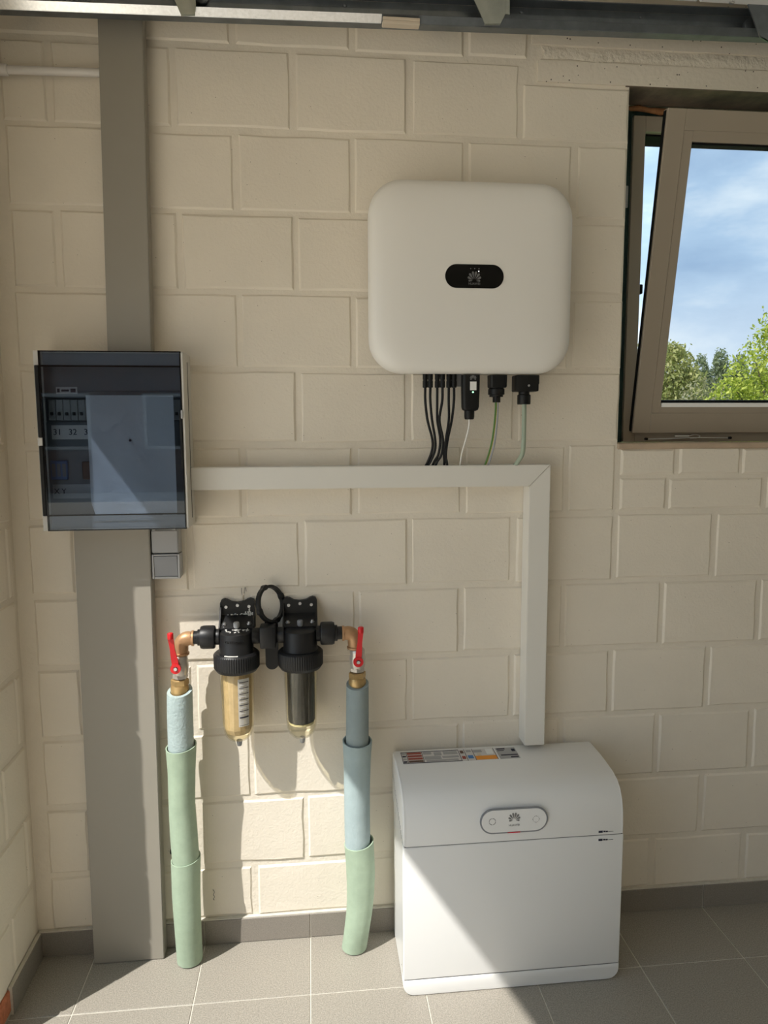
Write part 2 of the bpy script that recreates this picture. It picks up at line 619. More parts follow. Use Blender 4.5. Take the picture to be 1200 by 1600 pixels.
# concrete lintel over the window, a smeared mortar band and the course above
b = B()
b.loft([[V((x, y, z)) for y, z in ((.05, 2.392), (-.001, 2.389), (-.002, 2.442), (.05, 2.445))] for x in (.792, 1.4, 2.0, 2.6, 3.35)])
obj('concrete_lintel', b, m_lintel, wall_back)
b = B()
rings = []
for k in range(34):
    x = .80 + k * .077
    z0, z1 = 2.445 + jit(.004), 2.480 + jit(.004)
    rings.append([V((x, .03, z0)), V((x, .0025 + jit(.0015), z0)), V((x + .01, -.0015 + jit(.002), (z0 + z1) / 2)), V((x, .0025 + jit(.001), z1)), V((x, .03, z1))])
b.loft(rings)
obj('mortar_band', b, m_smear, wall_back, smooth=60)
b = B()
b.loft([[V((x, y, z)) for y, z in ((.05, 2.481), (-.001, 2.482), (-.001, 2.66), (.05, 2.66))] for x in (.775, 1.4, 2.0, 2.6, 3.35)])
obj('upper_lintel', b, m_lintel, wall_back)

# left wall: return of painted blocks up to the garage opening
YJ = -0.322
wall_left = thing('wall_left', 'short painted block return wall at the left beside the garage opening', 'wall', (0, 0, 0), kind='structure')
b = B()
b.box((WX - 0.14, YJ + .012, -0.1), (WX - REC, 0.004, 2.9))
b.box((WX - 0.36, YJ - .0, -0.1), (WX - 0.16, 0.3, 2.9))
obj('mortar_bed', b, m_mortar, wall_left)
for i in range(len(beds) - 1):
    zt, zb = beds[i] - J, beds[i + 1] + J
    r = i - 2
    if zt < 0.05:
        continue
    zb = max(zb, 0.080)
    ys = [0.024, 0.045, -YJ] if r % 2 == 0 else [0.024, 0.17, -YJ]
    ys = [0.018] + ([0.052] if r % 2 == 0 else [0.165]) + [-YJ]
    for k, (ya, yb) in enumerate(zip(ys, ys[1:])):
        a, c = ya + (J if k else 0), yb - (J if yb < -YJ - .001 else 0)
        if c - a < .02:
            continue
        obj('block', to_left(block_bm(a, c, zb, zt, depth=0.13).bm, WX), m_block, wall_left)
for ya, yb, za, zb in ((.205, .262, .012, .072), (.268, .322, .008, .066)):
    obj('brick', to_left(block_bm(ya, yb, za, zb, depth=.1, jx=.004, ch=.006).bm, WX + .003), m_brick, wall_left)
# added unseen board that casts the slanted shadow edge; the far jamb and the rest of the wall
b = B()
b.prism([(WX - .03, -.05, 1.833), (WX - .03, -1.62, 2.487), (WX - .03, -4.3, 2.50), (WX - .03, -4.3, 2.9), (WX - .03, -.05, 2.9)], (0.025, 0, 0))
obj('shadow_board', b, m_plain, wall_left)
b = B()
b.box((WX - 0.14, -5.5, -.1), (WX, -4.3, 2.9))
obj('far_jamb', b, m_plain, wall_left)

tag(obj('wall_right', B().box((3.35, -5.5, -.1), (3.5, .3, 2.9)), m_plain), 'plain cream garage wall on the far right', 'wall', kind='structure')
tag(obj('wall_rear', B().box((WX - .14, -5.65, -.1), (3.5, -5.5, 2.9)), m_plain), 'plain cream garage wall facing the block wall', 'wall', kind='structure')
tag(obj('ceiling', B().box((WX - .14, -5.65, 2.78), (3.5, .3, 2.9)), m_plain), 'pale garage ceiling above the door tracks', 'ceiling', kind='structure')

floor = thing('floor', 'beige grey square floor tiles with light joints', 'floor', (0, 0, 0), kind='structure')
obj('grout_bed', B().box((WX - .14, -5.65, -.12), (3.5, .0, -.0018)), m_grout, floor)
tm = None
TP = 0.3025
for ix in range(-3, 11):
    for iy in range(0, 19):
        x0, y1 = 0.157 + TP * ix + .0015, -0.222 + TP * (1 - iy) - .0015
        xa, xb = max(x0, WX), min(x0 + TP - .003, 3.35)
        ya, yb = max(y1 - TP + .003, -5.5), min(y1, -0.001)
        if xb - xa < .02 or yb - ya < .02:
            continue
        full = xb - xa > TP - .005 and yb - ya > TP - .005
        if full and tm:
            o = bpy.data.objects.new('tile', tm)
            COL.objects.link(o)
            o.parent = floor
            o.location = (xa, ya, jit(.0003))
        else:
            o = obj('tile', B().box((xa, ya, -.012), (xb, yb, 0), bev=.001, seg=1), m_tile, floor)
            if full:
                for v in o.data.vertices:
                    v.co -= V((xa, ya, 0))
                tm = o.data
                o.location = (xa, ya, 0)

bbb = thing('baseboard_back', 'grey brown tile skirting along the foot of the block wall', 'baseboard', (0, 0, 0), kind='structure')
bbl = thing('baseboard_left', 'short grey brown tile skirting at the foot of the left wall', 'baseboard', (0, 0, 0), kind='structure')
xs = [WX + .002] + [0.157 + TP * k for k in range(-2, 11)] + [3.35]
for xa, xb in zip(xs, xs[1:]):
    obj('tile', B().box((xa + .0012, -.010, .0015), (xb - .0012, .004, .0735), bev=.001, seg=1), m_skirt, bbb)
obj('grout_line', B().box((WX, -.0075, 0.0), (3.35, .004, .0765)), m_grout, bbb)
obj('tile', B().box((WX - .002, -.206, .0015), (WX + .010, -.0115, .0735), bev=.001, seg=1), m_skirt, bbl)
obj('grout_line', B().box((WX - .002, -.2065, 0), (WX + .0075, -.011, .0765)), m_grout, bbl)

tag(obj('ground', B().box((-60, -60, -.30), (90, 120, -.13)), m_grass), 'grass outside the garage', 'ground', kind='structure')
tag(obj('driveway', B().box((-16, -16, -.125), (WX - .14, 4.0, -.02)), m_paving), 'pale concrete driveway outside the garage opening', 'driveway', kind='structure')

# brick house added across the driveway to darken the fuse box lid's reflection
m_hbrick = mat('house_brick', (0.24, 0.13, 0.09), 0.9, vary=(3, 0.3))
hs = thing('added_brick_house', 'brick house added across the driveway to darken the lid reflections', 'house', (-8, -17, -.13), kind='structure')
obj('wall', B().box((-15, -22, -.13), (-2.2, -17, 6.2)), m_hbrick, hs)
obj('roof', B().prism([(-15.4, -22.4, 6.2), (-15.4, -16.6, 6.2), (-15.4, -19.5, 9.2)], (13.6, 0, 0)), m_seam, hs)
for hx in (-13, -10, -6.6, -4):
    wf = obj('window', B().box((hx, -17.02, 1.0), (hx + 1.3, -16.95, 2.4)), m_panel, hs)
    obj('pane', B().box((hx + .08, -16.96, 1.08), (hx + 1.22, -16.94, 2.32)), m_gloss, wf)

# ------------------------------------------------------------------ window
win = thing('window_1', 'taupe aluminium window with its sash tilted inwards', 'window', (1.6, .1, 1.43), kind='structure')
FX0, FX1, FZ0, FZ1, FY = 1.107, 2.10, 1.436, 2.3585, 0.10
fwid = .036
fr = B()
fr.box((FX0, FY, FZ0), (FX0 + fwid, FY + .07, FZ1), bev=.0015, seg=1).box((FX1 - fwid, FY, FZ0), (FX1, FY + .07, FZ1), bev=.0015, seg=1)
fr.box((FX0 + fwid, FY + .0005, FZ1 - .042), (FX1 - fwid, FY + .07, FZ1), bev=.0015, seg=1).box((FX0 + fwid, FY + .0005, FZ0), (FX1 - fwid, FY + .07, FZ0 + .05), bev=.0015, seg=1)
obj('fixed_frame', fr, m_alu, win)
g = B()
g.box((FX0 + fwid, FY + .02, FZ1 - .047), (FX1 - fwid, FY + .07, FZ1 - .042)).box((FX0 + fwid, FY + .045, FZ0 + .05), (FX0 + fwid + .004, FY + .06, FZ1 - .047))
obj('frame_gasket', g, m_gasket, win)
obj('dark_filler_box', B().box((FX0 + .01, FY + .0705, 2.322), (FX1 - .01, FY + .12, 2.385)), m_dark, win)  # dark box added above the frame to cover the green bounce from the grass
obj('strike_plate', B().box((FX0 + fwid, FY + .004, 1.868), (FX0 + fwid + .011, FY + .03, 1.895), bev=.002, seg=1), m_gasket, win)
TH = math.atan2(.14, .848)
SX0, SX1, SL, SY0, SZ0 = 1.1265, 2.082, .861, .080, 1.4625


def sash(x, s, t):
    return V((x, SY0 - s * math.sin(TH) + t * math.cos(TH), SZ0 + s * math.cos(TH) + t * math.sin(TH)))


def sbox(b_, x0, x1, s0, s1, t0, t1, bev=.0015):
    n0 = len(b_.bm.verts)
    bb = B().box((x0, t0, s0), (x1, t1, s1), bev=bev, seg=1)
    me = bpy.data.meshes.new('tmp')
    for v in bb.bm.verts:
        v.co = sash(v.co.x, v.co.z, v.co.y)
    bb.bm.to_mesh(me)
    bb.bm.free()
    b_.bm.from_mesh(me)
    bpy.data.meshes.remove(me)
    return b_


sw = .052
sf = B()
sbox(sf, SX0, SX0 + sw, 0, SL, 0, .024)
sbox(sf, SX1 - sw, SX1, 0, SL, 0, .024)
sbox(sf, SX0 + sw, SX1 - sw, 0, .060, .0003, .024)
sbox(sf, SX0 + sw, SX1 - sw, SL - .052, SL, .0003, .024)
sash_o = obj('sash', sf, m_alu, win)
gb = B()
gw = .026
sbox(gb, SX0 + sw - .001, SX0 + sw + gw, .060, SL - .052, .0022, .03, .001)
sbox(gb, SX1 - sw - gw, SX1 - sw + .001, .060, SL - .052, .0022, .03, .001)
sbox(gb, SX0 + sw + gw, SX1 - sw - gw, .059, .060 + .023, .0025, .03, .001)
sbox(gb, SX0 + sw + gw, SX1 - sw - gw, SL - .052 - .026, SL - .051, .0025, .03, .001)
obj('glazing_bead', gb, m_alu, sash_o)
gx0, gx1, gs0, gs1 = SX0 + sw + gw, SX1 - sw - gw, .083, SL - .078
gk = B()
for a in ((gx0, gx0 + .003, gs0, gs1), (gx1 - .003, gx1, gs0, gs1), (gx0, gx1, gs0 + .0055, gs0 + .0115), (gx0, gx1, gs1 - .005, gs1)):
    sbox(gk, *a, .010, .030, 0)
obj('gasket', gk, m_gasket, sash_o)
obj('glass_spacer', sbox(sbox(B(), gx0 + .003, gx1 - .003, gs0 - .006, gs0 + .0055, .0015, .010, 0), gx0 + .003, gx1 - .003, gs1 - .004, gs1 + .004, .02, .03, 0), m_spacer, sash_o)
obj('glass_pane', sbox(B(), gx0 + .001, gx1 - .001, gs0 + .001, gs1 - .001, .014, .019, 0), m_glass, sash_o)
eg = B()
sbox(eg, SX0 - .0012, SX0 + .0005, .004, SL - .004, .008, .023, 0)
obj('edge_seal', eg, m_gasket, sash_o)
# restraint wire lying on the sill against the frame
obj('stay_wire', B().tube([(1.175, .088, 1.4445), (1.24, .086, 1.4455), (1.30, .086, 1.448), (1.345, .086, 1.448), (1.43, .087, 1.447)], .0018, 6), m_steel, win)
h = B()
h.box((1.262, .084, 1.4515), (1.305, .088, 1.4560))
h.tube([(1.305, .086, 1.453), (1.325, .086, 1.458), (1.341, .086, 1.453), (1.33, .086, 1.447), (1.31, .086, 1.446)], .0013, 6, spline=True)
obj('stay_hook', h, m_steel, win)
k = B()
k.cyl((1.172, .09, 1.4455), (1.172, .080, 1.4455), .004, 10).cyl((1.435, .09, 1.4475), (1.435, .080, 1.4475), .004, 10)
obj('stay_knob', k, m_dark, win)
tag(obj('trim_1', B().box((OX0, -.004, 1.418), (OX1 + .02, .105, 1.4355), bev=.003, seg=1), m_sill), 'thin pale wooden sill board under the window', 'sill', kind='structure')
t2 = tag(obj('trim_2', B().box((OX0 - .012, -.001, 2.3875), (OX1 + .02, .108, 2.40), bev=.002, seg=1), m_wood), 'dark weathered board under the window lintel', 'trim', kind='structure')
t3 = thing('trim_3', 'dark green membrane filling the gap around the window frame', 'membrane', (1.05, .12, 1.44), kind='structure')
mb = B()
mb.box((OX0 + .002, .112, 1.436), (FX0 + .004, .165, 2.387)).box((FX0, .118, FZ1 + .001), (FX1, .165, 2.387))
rings = []
for k_ in range(24):
    z = 1.44 + k_ * .041
    rings.append([V((1.052 + jit(.002), .112, z)), V((1.066 + jit(.006), .100 + jit(.006), z)), V((1.088 + jit(.006), .098 + jit(.006), z)), V((1.104, .112, z))])
mb.loft(rings)
obj('membrane_strip', mb, m_membrane, t3, smooth=60)
pk = B()
pk.tube([(1.08, .108, 2.377), (1.12, .106, 2.380), (1.15, .106, 2.376), (1.19, .107, 2.373), (1.23, .108, 2.378)], [.006, .008, .007, .010, .005], 8)
obj('packer', pk, m_foamgun, t3, smooth=60)
obj('fixing_plate', B().box((1.078, .094, 2.105), (1.095, .098, 2.165), bev=.001, seg=1), m_swpale, t3)

# ------------------------------------------------------------------ trees outside
import numpy as np


def crown(name, blobs, n, size, m, parent, seed):
    """leaf cloud: n small quads spread through ellipsoid blobs (x, y, z, rx, ry, rz)"""
    rs = np.random.RandomState(seed)
    wts = np.array([q[3] * q[4] * q[5] for q in blobs]) ** (2 / 3)
    idx = rs.choice(len(blobs), n, p=wts / wts.sum())
    q = np.array(blobs)[idx]
    d = rs.normal(size=(n, 3))
    d /= np.linalg.norm(d, axis=1)[:, None]
    rad = rs.uniform(.35, 1, n) ** .5
    c = q[:, :3] + d * rad[:, None] * q[:, 3:] * (1 + .08 * rs.normal(size=(n, 1)))
    a = rs.normal(size=(n, 3))
    a /= np.linalg.norm(a, axis=1)[:, None]
    e = rs.normal(size=(n, 3))
    e -= a * (a * e).sum(1)[:, None]
    e /= np.linalg.norm(e, axis=1)[:, None]
    s = size * rs.uniform(.6, 1.4, (n, 1))
    vs = np.stack([c - a * s, c + e * s * .45, c + a * s, c - e * s * .45], 1).reshape(-1, 3) - np.array(parent.location)
    me = bpy.data.meshes.new(name)
    me.from_pydata(vs.tolist(), [], np.arange(4 * n).reshape(-1, 4).tolist())
    me.materials.append(m)
    o = bpy.data.objects.new(name, me)
    COL.objects.link(o)
    o.parent = parent
    o['kind'] = 'stuff'
    return o


GZ = -0.13


def tree(name, label, loc, height, blobs, n, size, m, seed, group=None, trunk_r=.12):
    t = thing(name, label, 'tree', (loc[0], loc[1], GZ), group)
    rs = random.Random(seed)
    tb = B()
    tb.tube([(loc[0], loc[1], GZ), (loc[0] + .1, loc[1], GZ + height * .4), (loc[0], loc[1] + .1, GZ + height * .8)], [trunk_r, trunk_r * .7, trunk_r * .25], 8)
    for q in blobs:
        tb.tube([(loc[0], loc[1], GZ + height * rs.uniform(.2, .4)), ((loc[0] + q[0]) / 2, (loc[1] + q[1]) / 2, q[2] * .75), (q[0], q[1], q[2] + q[5] * .5)], [trunk_r * .4, trunk_r * .25, trunk_r * .08], 6)
    obj('trunk', tb, m_bark, t, smooth=60)
    crown('crown', blobs, n, size, m, t, seed)
    return t


tree('willow_tree', 'yellow green willow seen at the left of the window glass', (21.7, 40, 0), 6.5,
     [(21.6, 40, 4.0, 1.5, 1.5, 2.6), (22.6, 40.3, 4.8, 1.1, 1.3, 1.9), (23.2, 40, 3.2, 1.2, 1.4, 2.4), (21.0, 40, 2.4, 1.6, 1.6, 2.2), (22.3, 40, 6.0, .6, .6, .7)], 7500, .14, m_leaf_y, 1)
tree('willow_tree', 'yellow green tree glimpsed through the gap beside the tilted sash', (18.9, 40, 0), 6.2,
     [(18.9, 40, 3.6, 1.5, 1.4, 2.6), (19.8, 40, 4.4, 1.0, 1.2, 2.0), (18.2, 40, 2.6, 1.4, 1.4, 2.2)], 6000, .14, m_leaf_y, 2)
for k_, (px, top) in enumerate(((41.2, 9.3), (43.3, 10.0), (45.4, 9.4), (47.6, 9.0))):
    tree('poplar_tree', ['slim grey green poplar beside the willow, leftmost of the far poplars', 'slim grey green poplar, tallest of the far poplars', 'slim grey green poplar just left of the bright leafy tree', 'slim grey green poplar mostly hidden behind the bright leafy tree'][k_],
         (px, 70, 0), top,
         [(px, 70, top - 1.6, .7, .8, 1.5), (px - .3, 70, top - 3.6, 1.0, 1.0, 1.9), (px + .35, 70, top - 3.0, .8, .8, 1.6), (px, 70, top - 5.6, 1.3, 1.2, 2.0), (px, 70, 2.2, 1.6, 1.2, 2.2)], 5000, .16, m_leaf_d, 10 + k_, 'far poplars')
tree('shrub', 'sparse olive twiggy shrub in front of the far poplars', (13.2, 20.5, 0), 3.2,
     [(13.0, 20.5, 2.3, .8, .6, .9), (13.8, 20.6, 2.1, .7, .6, 1.0), (12.6, 20.5, 1.6, .8, .7, 1.1), (14.3, 20.5, 1.5, .8, .7, 1.0)], 1500, .07, m_leaf_o, 21, None, .06)
tree('leafy_tree', 'bright sunlit lime green leafy tree at the right edge of the window', (12.0, 15, 0), 4.6,
     [(11.9, 15, 3.4, .75, .8, .95), (12.5, 15.1, 3.9, 1.0, .9, 1.2), (11.25, 15, 2.75, .75, .8, .75), (10.75, 15, 2.15, .7, .7, .6), (11.7, 15, 2.2, 1.0, .9, .9), (12.8, 15, 2.6, 1.2, 1.0, 1.3), (11.2, 14.9, 1.4, 1.2, .9, .8)], 10500, .056, m_leaf_b, 31)
hd = thing('hedge', 'low olive hedge line closing the view under the trees', 'hedge', (30, 48, GZ))
crown('foliage', [(14 + 3.2 * k_, 48, 1.4, 2.2, 1.0, 1.7) for k_ in range(12)], 6000, .16, m_leaf_o, hd, 41)

for pts_ in ([(-.0135, 1.026), (-.0150, 1.038), (-.0145, 1.046)], [(-.0080, 1.030), (-.0060, 1.044), (-.0045, 1.047), (-.0020, 1.036)],
             [(-.1190, .166), (-.1150, .158), (-.1185, .150), (-.1150, .143), (-.1190, .137), (-.1155, .133)]):
    obj('pencil_mark', B().tube([(x_, -.0022, z_) for x_, z_ in pts_], .0007, 5, spline=True), m_seam, wall_back)

# ------------------------------------------------------------------ grey ducts on the left
def slanted(x0t, x1t, x0b, x1b, zt, zb, y0, y1):
    bb = B()
    bb.loft([[V((x0b, y0, zb)), V((x1b, y0, zb)), V((x1b, y1, zb)), V((x0b, y1, zb))], [V((x0t, y0, zt)), V((x1t, y0, zt)), V((x1t, y1, zt)), V((x0t, y1, zt))]])
    bmesh.ops.bevel(bb.bm, geom=list(bb.bm.edges), offset=.002, segments=2, affect='EDGES')
    return bb


t = thing('cable_duct', 'wide grey cable duct running from the fuse box down to the floor', 'duct', (-.345, -.026, 0))
obj('cover', slanted(-.4335, -.2425, -.4420, -.2515, 1.2255, .001, -.052, -.012), m_duct, t)
obj('base', slanted(-.4305, -.2450, -.4390, -.2540, 1.2255, .001, -.011, -.001), m_duct, t)
t = thing('cable_duct', 'narrower grey cable duct rising from the fuse box to the top', 'duct', (-.265, -.025, 1.672))
obj('cover', slanted(-.3110, -.2062, -.3275, -.2188, 2.62, 1.673, -.050, -.012), m_duct, t)
obj('base', slanted(-.3075, -.2095, -.3240, -.2222, 2.62, 1.673, -.011, -.001), m_duct, t)

# ------------------------------------------------------------------ fuse box
t = thing('fuse_box', 'fuse box with smoked see-through lid mounted over the grey duct', 'fuse box', (-.31, 0, 1.226))
X0, X1, Z0, Z1 = -.4835, -.1320, 1.2290, 1.669
b = B()
# open tray: back, four sides
b.box((X0, -.012, Z0), (X1, -.0005, Z1))
b.box((X0, -.114, Z0), (X0 + .006, -.012, Z1)).box((X1 - .006, -.114, Z0), (X1, -.012, Z1)).box((X0 + .006, -.114, Z0), (X1 - .006, -.012, Z0 + .006)).box((X0 + .006, -.114, Z1 - .006), (X1 - .006, -.012, Z1))
obj('housing', b, m_box, t)
rim = B().box((X0, -.118, Z0), (X0 + .02, -.1145, Z1)).box((X1 - .004, -.126, Z0 + .004), (X1 + .002, -.1145, Z1 - .004)).box((X0 + .02, -.118, Z1 - .012), (X1 - .004, -.1145, Z1)).box((X0 + .02, -.118, Z0), (X1 - .004, -.1145, Z0 + .012))
obj('rim', rim, m_box, t)
for z0_, z1_ in ((Z0 + .005, 1.2655), (1.6345, Z1 - .005)):
    obj('frame_bar', B().box((X0 + .021, -.1185, z0_), (X1 - .005, -.1145, z1_)), m_boxbar, t)
obj('side_seam', B().box((X1, -.052, Z0 + .02), (X1 + .0012, -.050, Z1 - .02)), m_seam, t)
# inner cover plate with breaker slots
b = B()
b.box((X0 + .006, -.080, Z0 + .006), (X1 - .006, -.076, 1.498)).box((X0 + .006, -.080, 1.558), (X1 - .006, -.076, Z1 - .006)).box((X0 + .006, -.070, 1.498), (X1 - .006, -.066, 1.558))
b.box((X0 + .006, -.084, 1.575), (X1 - .006, -.080, Z1 - .03))
obj('inner_panel', b, m_boxin, t)
for k_ in range(18):
    x = -.466 + k_ * .0178
    br = obj('breaker', B().box((x, -.087, 1.502), (x + .0165, -.068, 1.553), bev=.001, seg=1), m_breaker, t)
    obj('toggle', B().box((x + .005, -.093, 1.514), (x + .0115, -.087, 1.522), bev=.001, seg=1), m_black, br)
obj('label_strip', B().box((-.463, -.0825, 1.455), (-.20, -.080, 1.490)), m_lpale, t)
for s_, x in (('31', -.449), ('32', -.412), ('3', -.380)):
    obj('number_lettering', text_bm(s_, .021, front(x, 1.4725, -.0832), .0004), m_ink, t)
obj('blue_device', B().box((-.470, -.088, 1.354), (-.428, -.080, 1.402), bev=.002, seg=1), m_blue, t)
gl = B()
for k_ in range(3):
    gl.box((-.465 + k_ * .0125, -.0888, 1.362), (-.457 + k_ * .0125, -.088, 1.394))
obj('device_grille', gl, m_boxin, t)
obj('brown_device', B().box((-.393, -.088, 1.354), (-.352, -.080, 1.399), bev=.002, seg=1), m_brown, t)
obj('label_strip', B().box((-.468, -.0825, 1.306), (-.20, -.080, 1.342)), m_lgrey, t)
for s_, x in (('X', -.458), ('Y', -.441)):
    obj('letter_lettering', text_bm(s_, .019, front(x, 1.324, -.0832), .0004), m_ink, t)
obj('maker_label', B().box((-.446, -.0855, 1.567), (-.395, -.084, 1.584)), m_lpale, t)
obj('maker_label_print', B().box((-.443, -.0862, 1.571), (-.437, -.0855, 1.580)).box((-.433, -.0862, 1.573), (-.415, -.0855, 1.578)).box((-.411, -.0862, 1.571), (-.399, -.0855, 1.580)), m_ink, t)
# lid
lid = obj('lid', B().box((-.4685, -.1265, Z0 + .0015), (X1 - .0035, -.1235, Z1 - .0015), bev=.001, seg=1), m_smoke, t)
b = B()
b.box((-.4685, -.1275, 1.630), (X1 - .0035, -.1268, 1.634)).box((-.4685, -.1275, 1.2665), (X1 - .0035, -.1268, 1.2700))
b.box((-.4695, -.1275, Z0 + .001), (-.4665, -.120, Z1 - .001)).box((X1 - .0055, -.1275, Z0 + .001), (X1 - .0025, -.120, Z1 - .001))
b.box((-.4695, -.1275, Z0 + .0005), (X1 - .0025, -.120, Z0 + .003)).box((-.4695, -.1275, Z1 - .003), (X1 - .0025, -.120, Z1 - .0005))
obj('lid_edge', b, m_gloss, lid)
obj('hinge_bar', B().box((-.4800, -.1270, 1.4600), (-.4700, -.1185, 1.6340), bev=.0015, seg=1), m_black, t)
obj('hinge_bar', B().box((-.4800, -.1270, 1.2670), (-.4700, -.1185, 1.4400), bev=.0015, seg=1), m_black, t)
obj('hinge_pin', B().box((-.4820, -.1268, 1.4405), (-.4705, -.1185, 1.4595), bev=.001, seg=1), m_box, t)
obj('latch', B().box((X1 - .010, -.1295, 1.380), (X1 - .004, -.1272, 1.520), bev=.001, seg=1), m_black, t)
obj('latch_catch', B().box((X1 - .006, -.1305, 1.505), (X1 - .001, -.1275, 1.526), bev=.001, seg=1), m_swpale, t)
# folded sheet of paper tucked behind the lid
tp = thing('paper_sheet', 'white sheet of paper tucked behind the smoked fuse box lid', 'paper', (-.265, -.1, 1.264))
rings = []
for i in range(9):
    u = i / 8
    row = []
    for j in range(11):
        q = j / 10
        x = -.3665 + u * .2090 + (.003 if i == 0 else 0) * (q < .1)
        z = 1.2645 + q * .298 + (.004 * (1 - q) if i == 0 else 0)
        if i == 0 and j == 0:
            x += .006
        row.append(V((x, -.1165 + .0025 * math.sin(u * 5 + q * 3) * (1 - q * .5), z)))
    rings.append(row)
b = B().loft(rings, cap=False, closed=False)
bmesh.ops.solidify(b.bm, geom=list(b.bm.faces), thickness=.0004)
obj('sheet', b, m_paper, tp, smooth=60)
obj('pinhole', B().cyl((-.265, -.1205, 1.452), (-.265, -.1150, 1.452), .003, 10), m_ink, tp)

# ------------------------------------------------------------------ switch pair under the fuse box
t = thing('light_switch', 'grey surface-mounted switch and cover pair below the fuse box', 'switch', (-.206, -.024, 1.086))
obj('housing', B().box((-.2405, -.040, 1.153), (-.1705, -.0005, 1.2268), bev=.003).box((-.2410, -.040, 1.085), (-.1690, -.0005, 1.1515), bev=.004), m_swpale, t)
obj('cover', B().box((-.2400, -.0475, 1.1555), (-.1715, -.0395, 1.2150), bev=.003), m_swcover, t)
for x0_, x1_ in ((-.2365, -.229), (-.186, -.177)):
    obj('cover_hinge', B().box((x0_, -.048, 1.2155), (x1_, -.040, 1.221)), m_swpale, t)
fb = B()
fb.box((-.2410, -.0475, 1.0855), (-.2355, -.0395, 1.1515), bev=.002).box((-.1750, -.0475, 1.0855), (-.1690, -.0395, 1.1515), bev=.002).box((-.2355, -.0470, 1.0855), (-.1750, -.0395, 1.0915), bev=.0015).box((-.2355, -.0470, 1.1470), (-.1750, -.0395, 1.1515), bev=.0015)
obj('frame', fb, m_swpale, t)
rk = B()
rk.prism([(-.2345, -.044, 1.0922), (-.2345, -.049, 1.1462), (-.2345, -.041, 1.1462), (-.2345, -.041, 1.0922)], (.0585, 0, 0))
obj('rocker', rk, m_swgrey, t)

# ------------------------------------------------------------------ white trunking
t = thing('cable_trunking', 'white square trunking from the fuse box round the corner to the battery', 'trunking', (.80, -.029, .579))
TY = -.058
TX0, TX1, TZ1, TW = -.1305, .8325, 1.3795, .0585


def mitred(p0, p1, q0, q1):
    """channel cover: outline p in the wall plane (x, z) extruded to depth TY"""
    bb = B()
    bb.prism([(x, -.0005, z) for x, z in (p0, p1, q1, q0)], (0, TY, 0))
    bmesh.ops.bevel(bb.bm, geom=list(bb.bm.edges), offset=.0016, segments=2, affect='EDGES')
    return bb


obj('horizontal_channel', mitred((TX0, TZ1), (TX1 - .0006, TZ1), (TX0, TZ1 - TW), (TX1 - TW - .0006, TZ1 - TW)), m_trunk, t)
obj('vertical_channel', mitred((TX1, TZ1 - .0006), (TX1, .5775), (TX1 - TW, TZ1 - TW - .0006), (TX1 - TW, .5775)), m_trunk, t)

# ------------------------------------------------------------------ thin conduit, top left
t = thing('conduit_pipe', 'thin white conduit pipe from the corner to the upper grey duct', 'conduit', (-.45, -.02, 2.349))
obj('pipe', B().cyl((-.552, -.018, 2.3493), (-.309, -.018, 2.3525), .0098, 20), m_pvc, t, smooth=40)
b = B().lathe((-.572, -.018, 2.349), [(.0125, 0), (.0135, .003), (.0135, .031), (.0122, .034)], 'x', 20)
b.tube([(-.572, -.018, 2.349), (-.583, -.019, 2.348), (-.588, -.03, 2.346), (-.589, -.055, 2.344)], .0122, 16)
obj('elbow_fitting', b, m_pvc, t, smooth=40)
obj('end_cap', B().cyl((-.323, -.018, 2.3523), (-.309, -.018, 2.3527), .0112, 20), m_pvc, t, smooth=40)
tag(obj('corrugated_stub', B().lathe((-.2315, -.012, .296), [(.006 + .0018 * (k_ % 2), k_ * .0025) for k_ in range(13)], 'x', 12), m_rubber, None, smooth=60), 'small dark corrugated conduit stub low beside the wide duct', 'conduit')

# ------------------------------------------------------------------ inverter
t = thing('solar_inverter', 'large rounded white wall-mounted inverter with a black display pill', 'inverter', (.593, -.01, 1.62))
ICX, ICZ, IW, IH, IR = .5930, 1.8555, .5235, .4735, .088
lv = [(.016, -.036), (.006, -.050), (.0015, -.075), (0, -.100), (0, -.114), (.0035, -.1235), (.010, -.1315), (.020, -.1375), (.036, -.1425), (.062, -.146), (.10, -.1482), (.15, -.1492), (.20, -.1495)]
b = B().loft([rrect(ICX, ICZ, IW - 2 * i_, IH - 2 * i_, max(IR - i_ * .8, .02), y, 10) for i_, y in lv])
obj('front_shell', b, m_white, t, smooth=50)
b = B().box((ICX - .21, -.036, ICZ - .19), (ICX + .21, -.010, ICZ + .18), bev=.004)
for k_ in range(14):
    b.box((ICX - .20 + k_ * .03, -.046, ICZ - .20), (ICX - .196 + k_ * .03, -.010, ICZ + .19))
obj('heat_sink', b, m_bgrey, t)
obj('wall_bracket', B().box((ICX - .15, -.0095, ICZ - .10), (ICX + .15, -.0005, ICZ + .12)), m_galv, t)
obj('display_rim', B().loft([rrect(ICX, 1.8547, .1555, .0645, .032, y, 10) for y in (-.1485, -.1502)]), m_white, t, smooth=40)
dp = obj('display_pill', B().loft([rrect(ICX, 1.8547, .1485, .0575, .0287, y, 10) for y in (-.1490, -.1508, -.1512)]), m_gloss, t, smooth=40)
obj('emblem', flower(B(), ICX - .0005, 1.8525, -.1512, .031), m_logol, dp)
obj('brand_lettering', text_bm('HUAWEI', .0078, front(ICX - .0005, 1.8365, -.1514), .0004), m_logol, dp)
b = B()
for x in (-.010, 0, .011):
    b.cyl((ICX + x, -.1512, 1.8732), (ICX + x, -.1516, 1.8732), .0011, 8)
obj('indicator', b, m_lgrey, dp)
obj('status_led', B().cyl((ICX + .0105, -.1512, 1.8668), (ICX + .0105, -.1518, 1.8668), .0016, 8), m_led_w, dp)
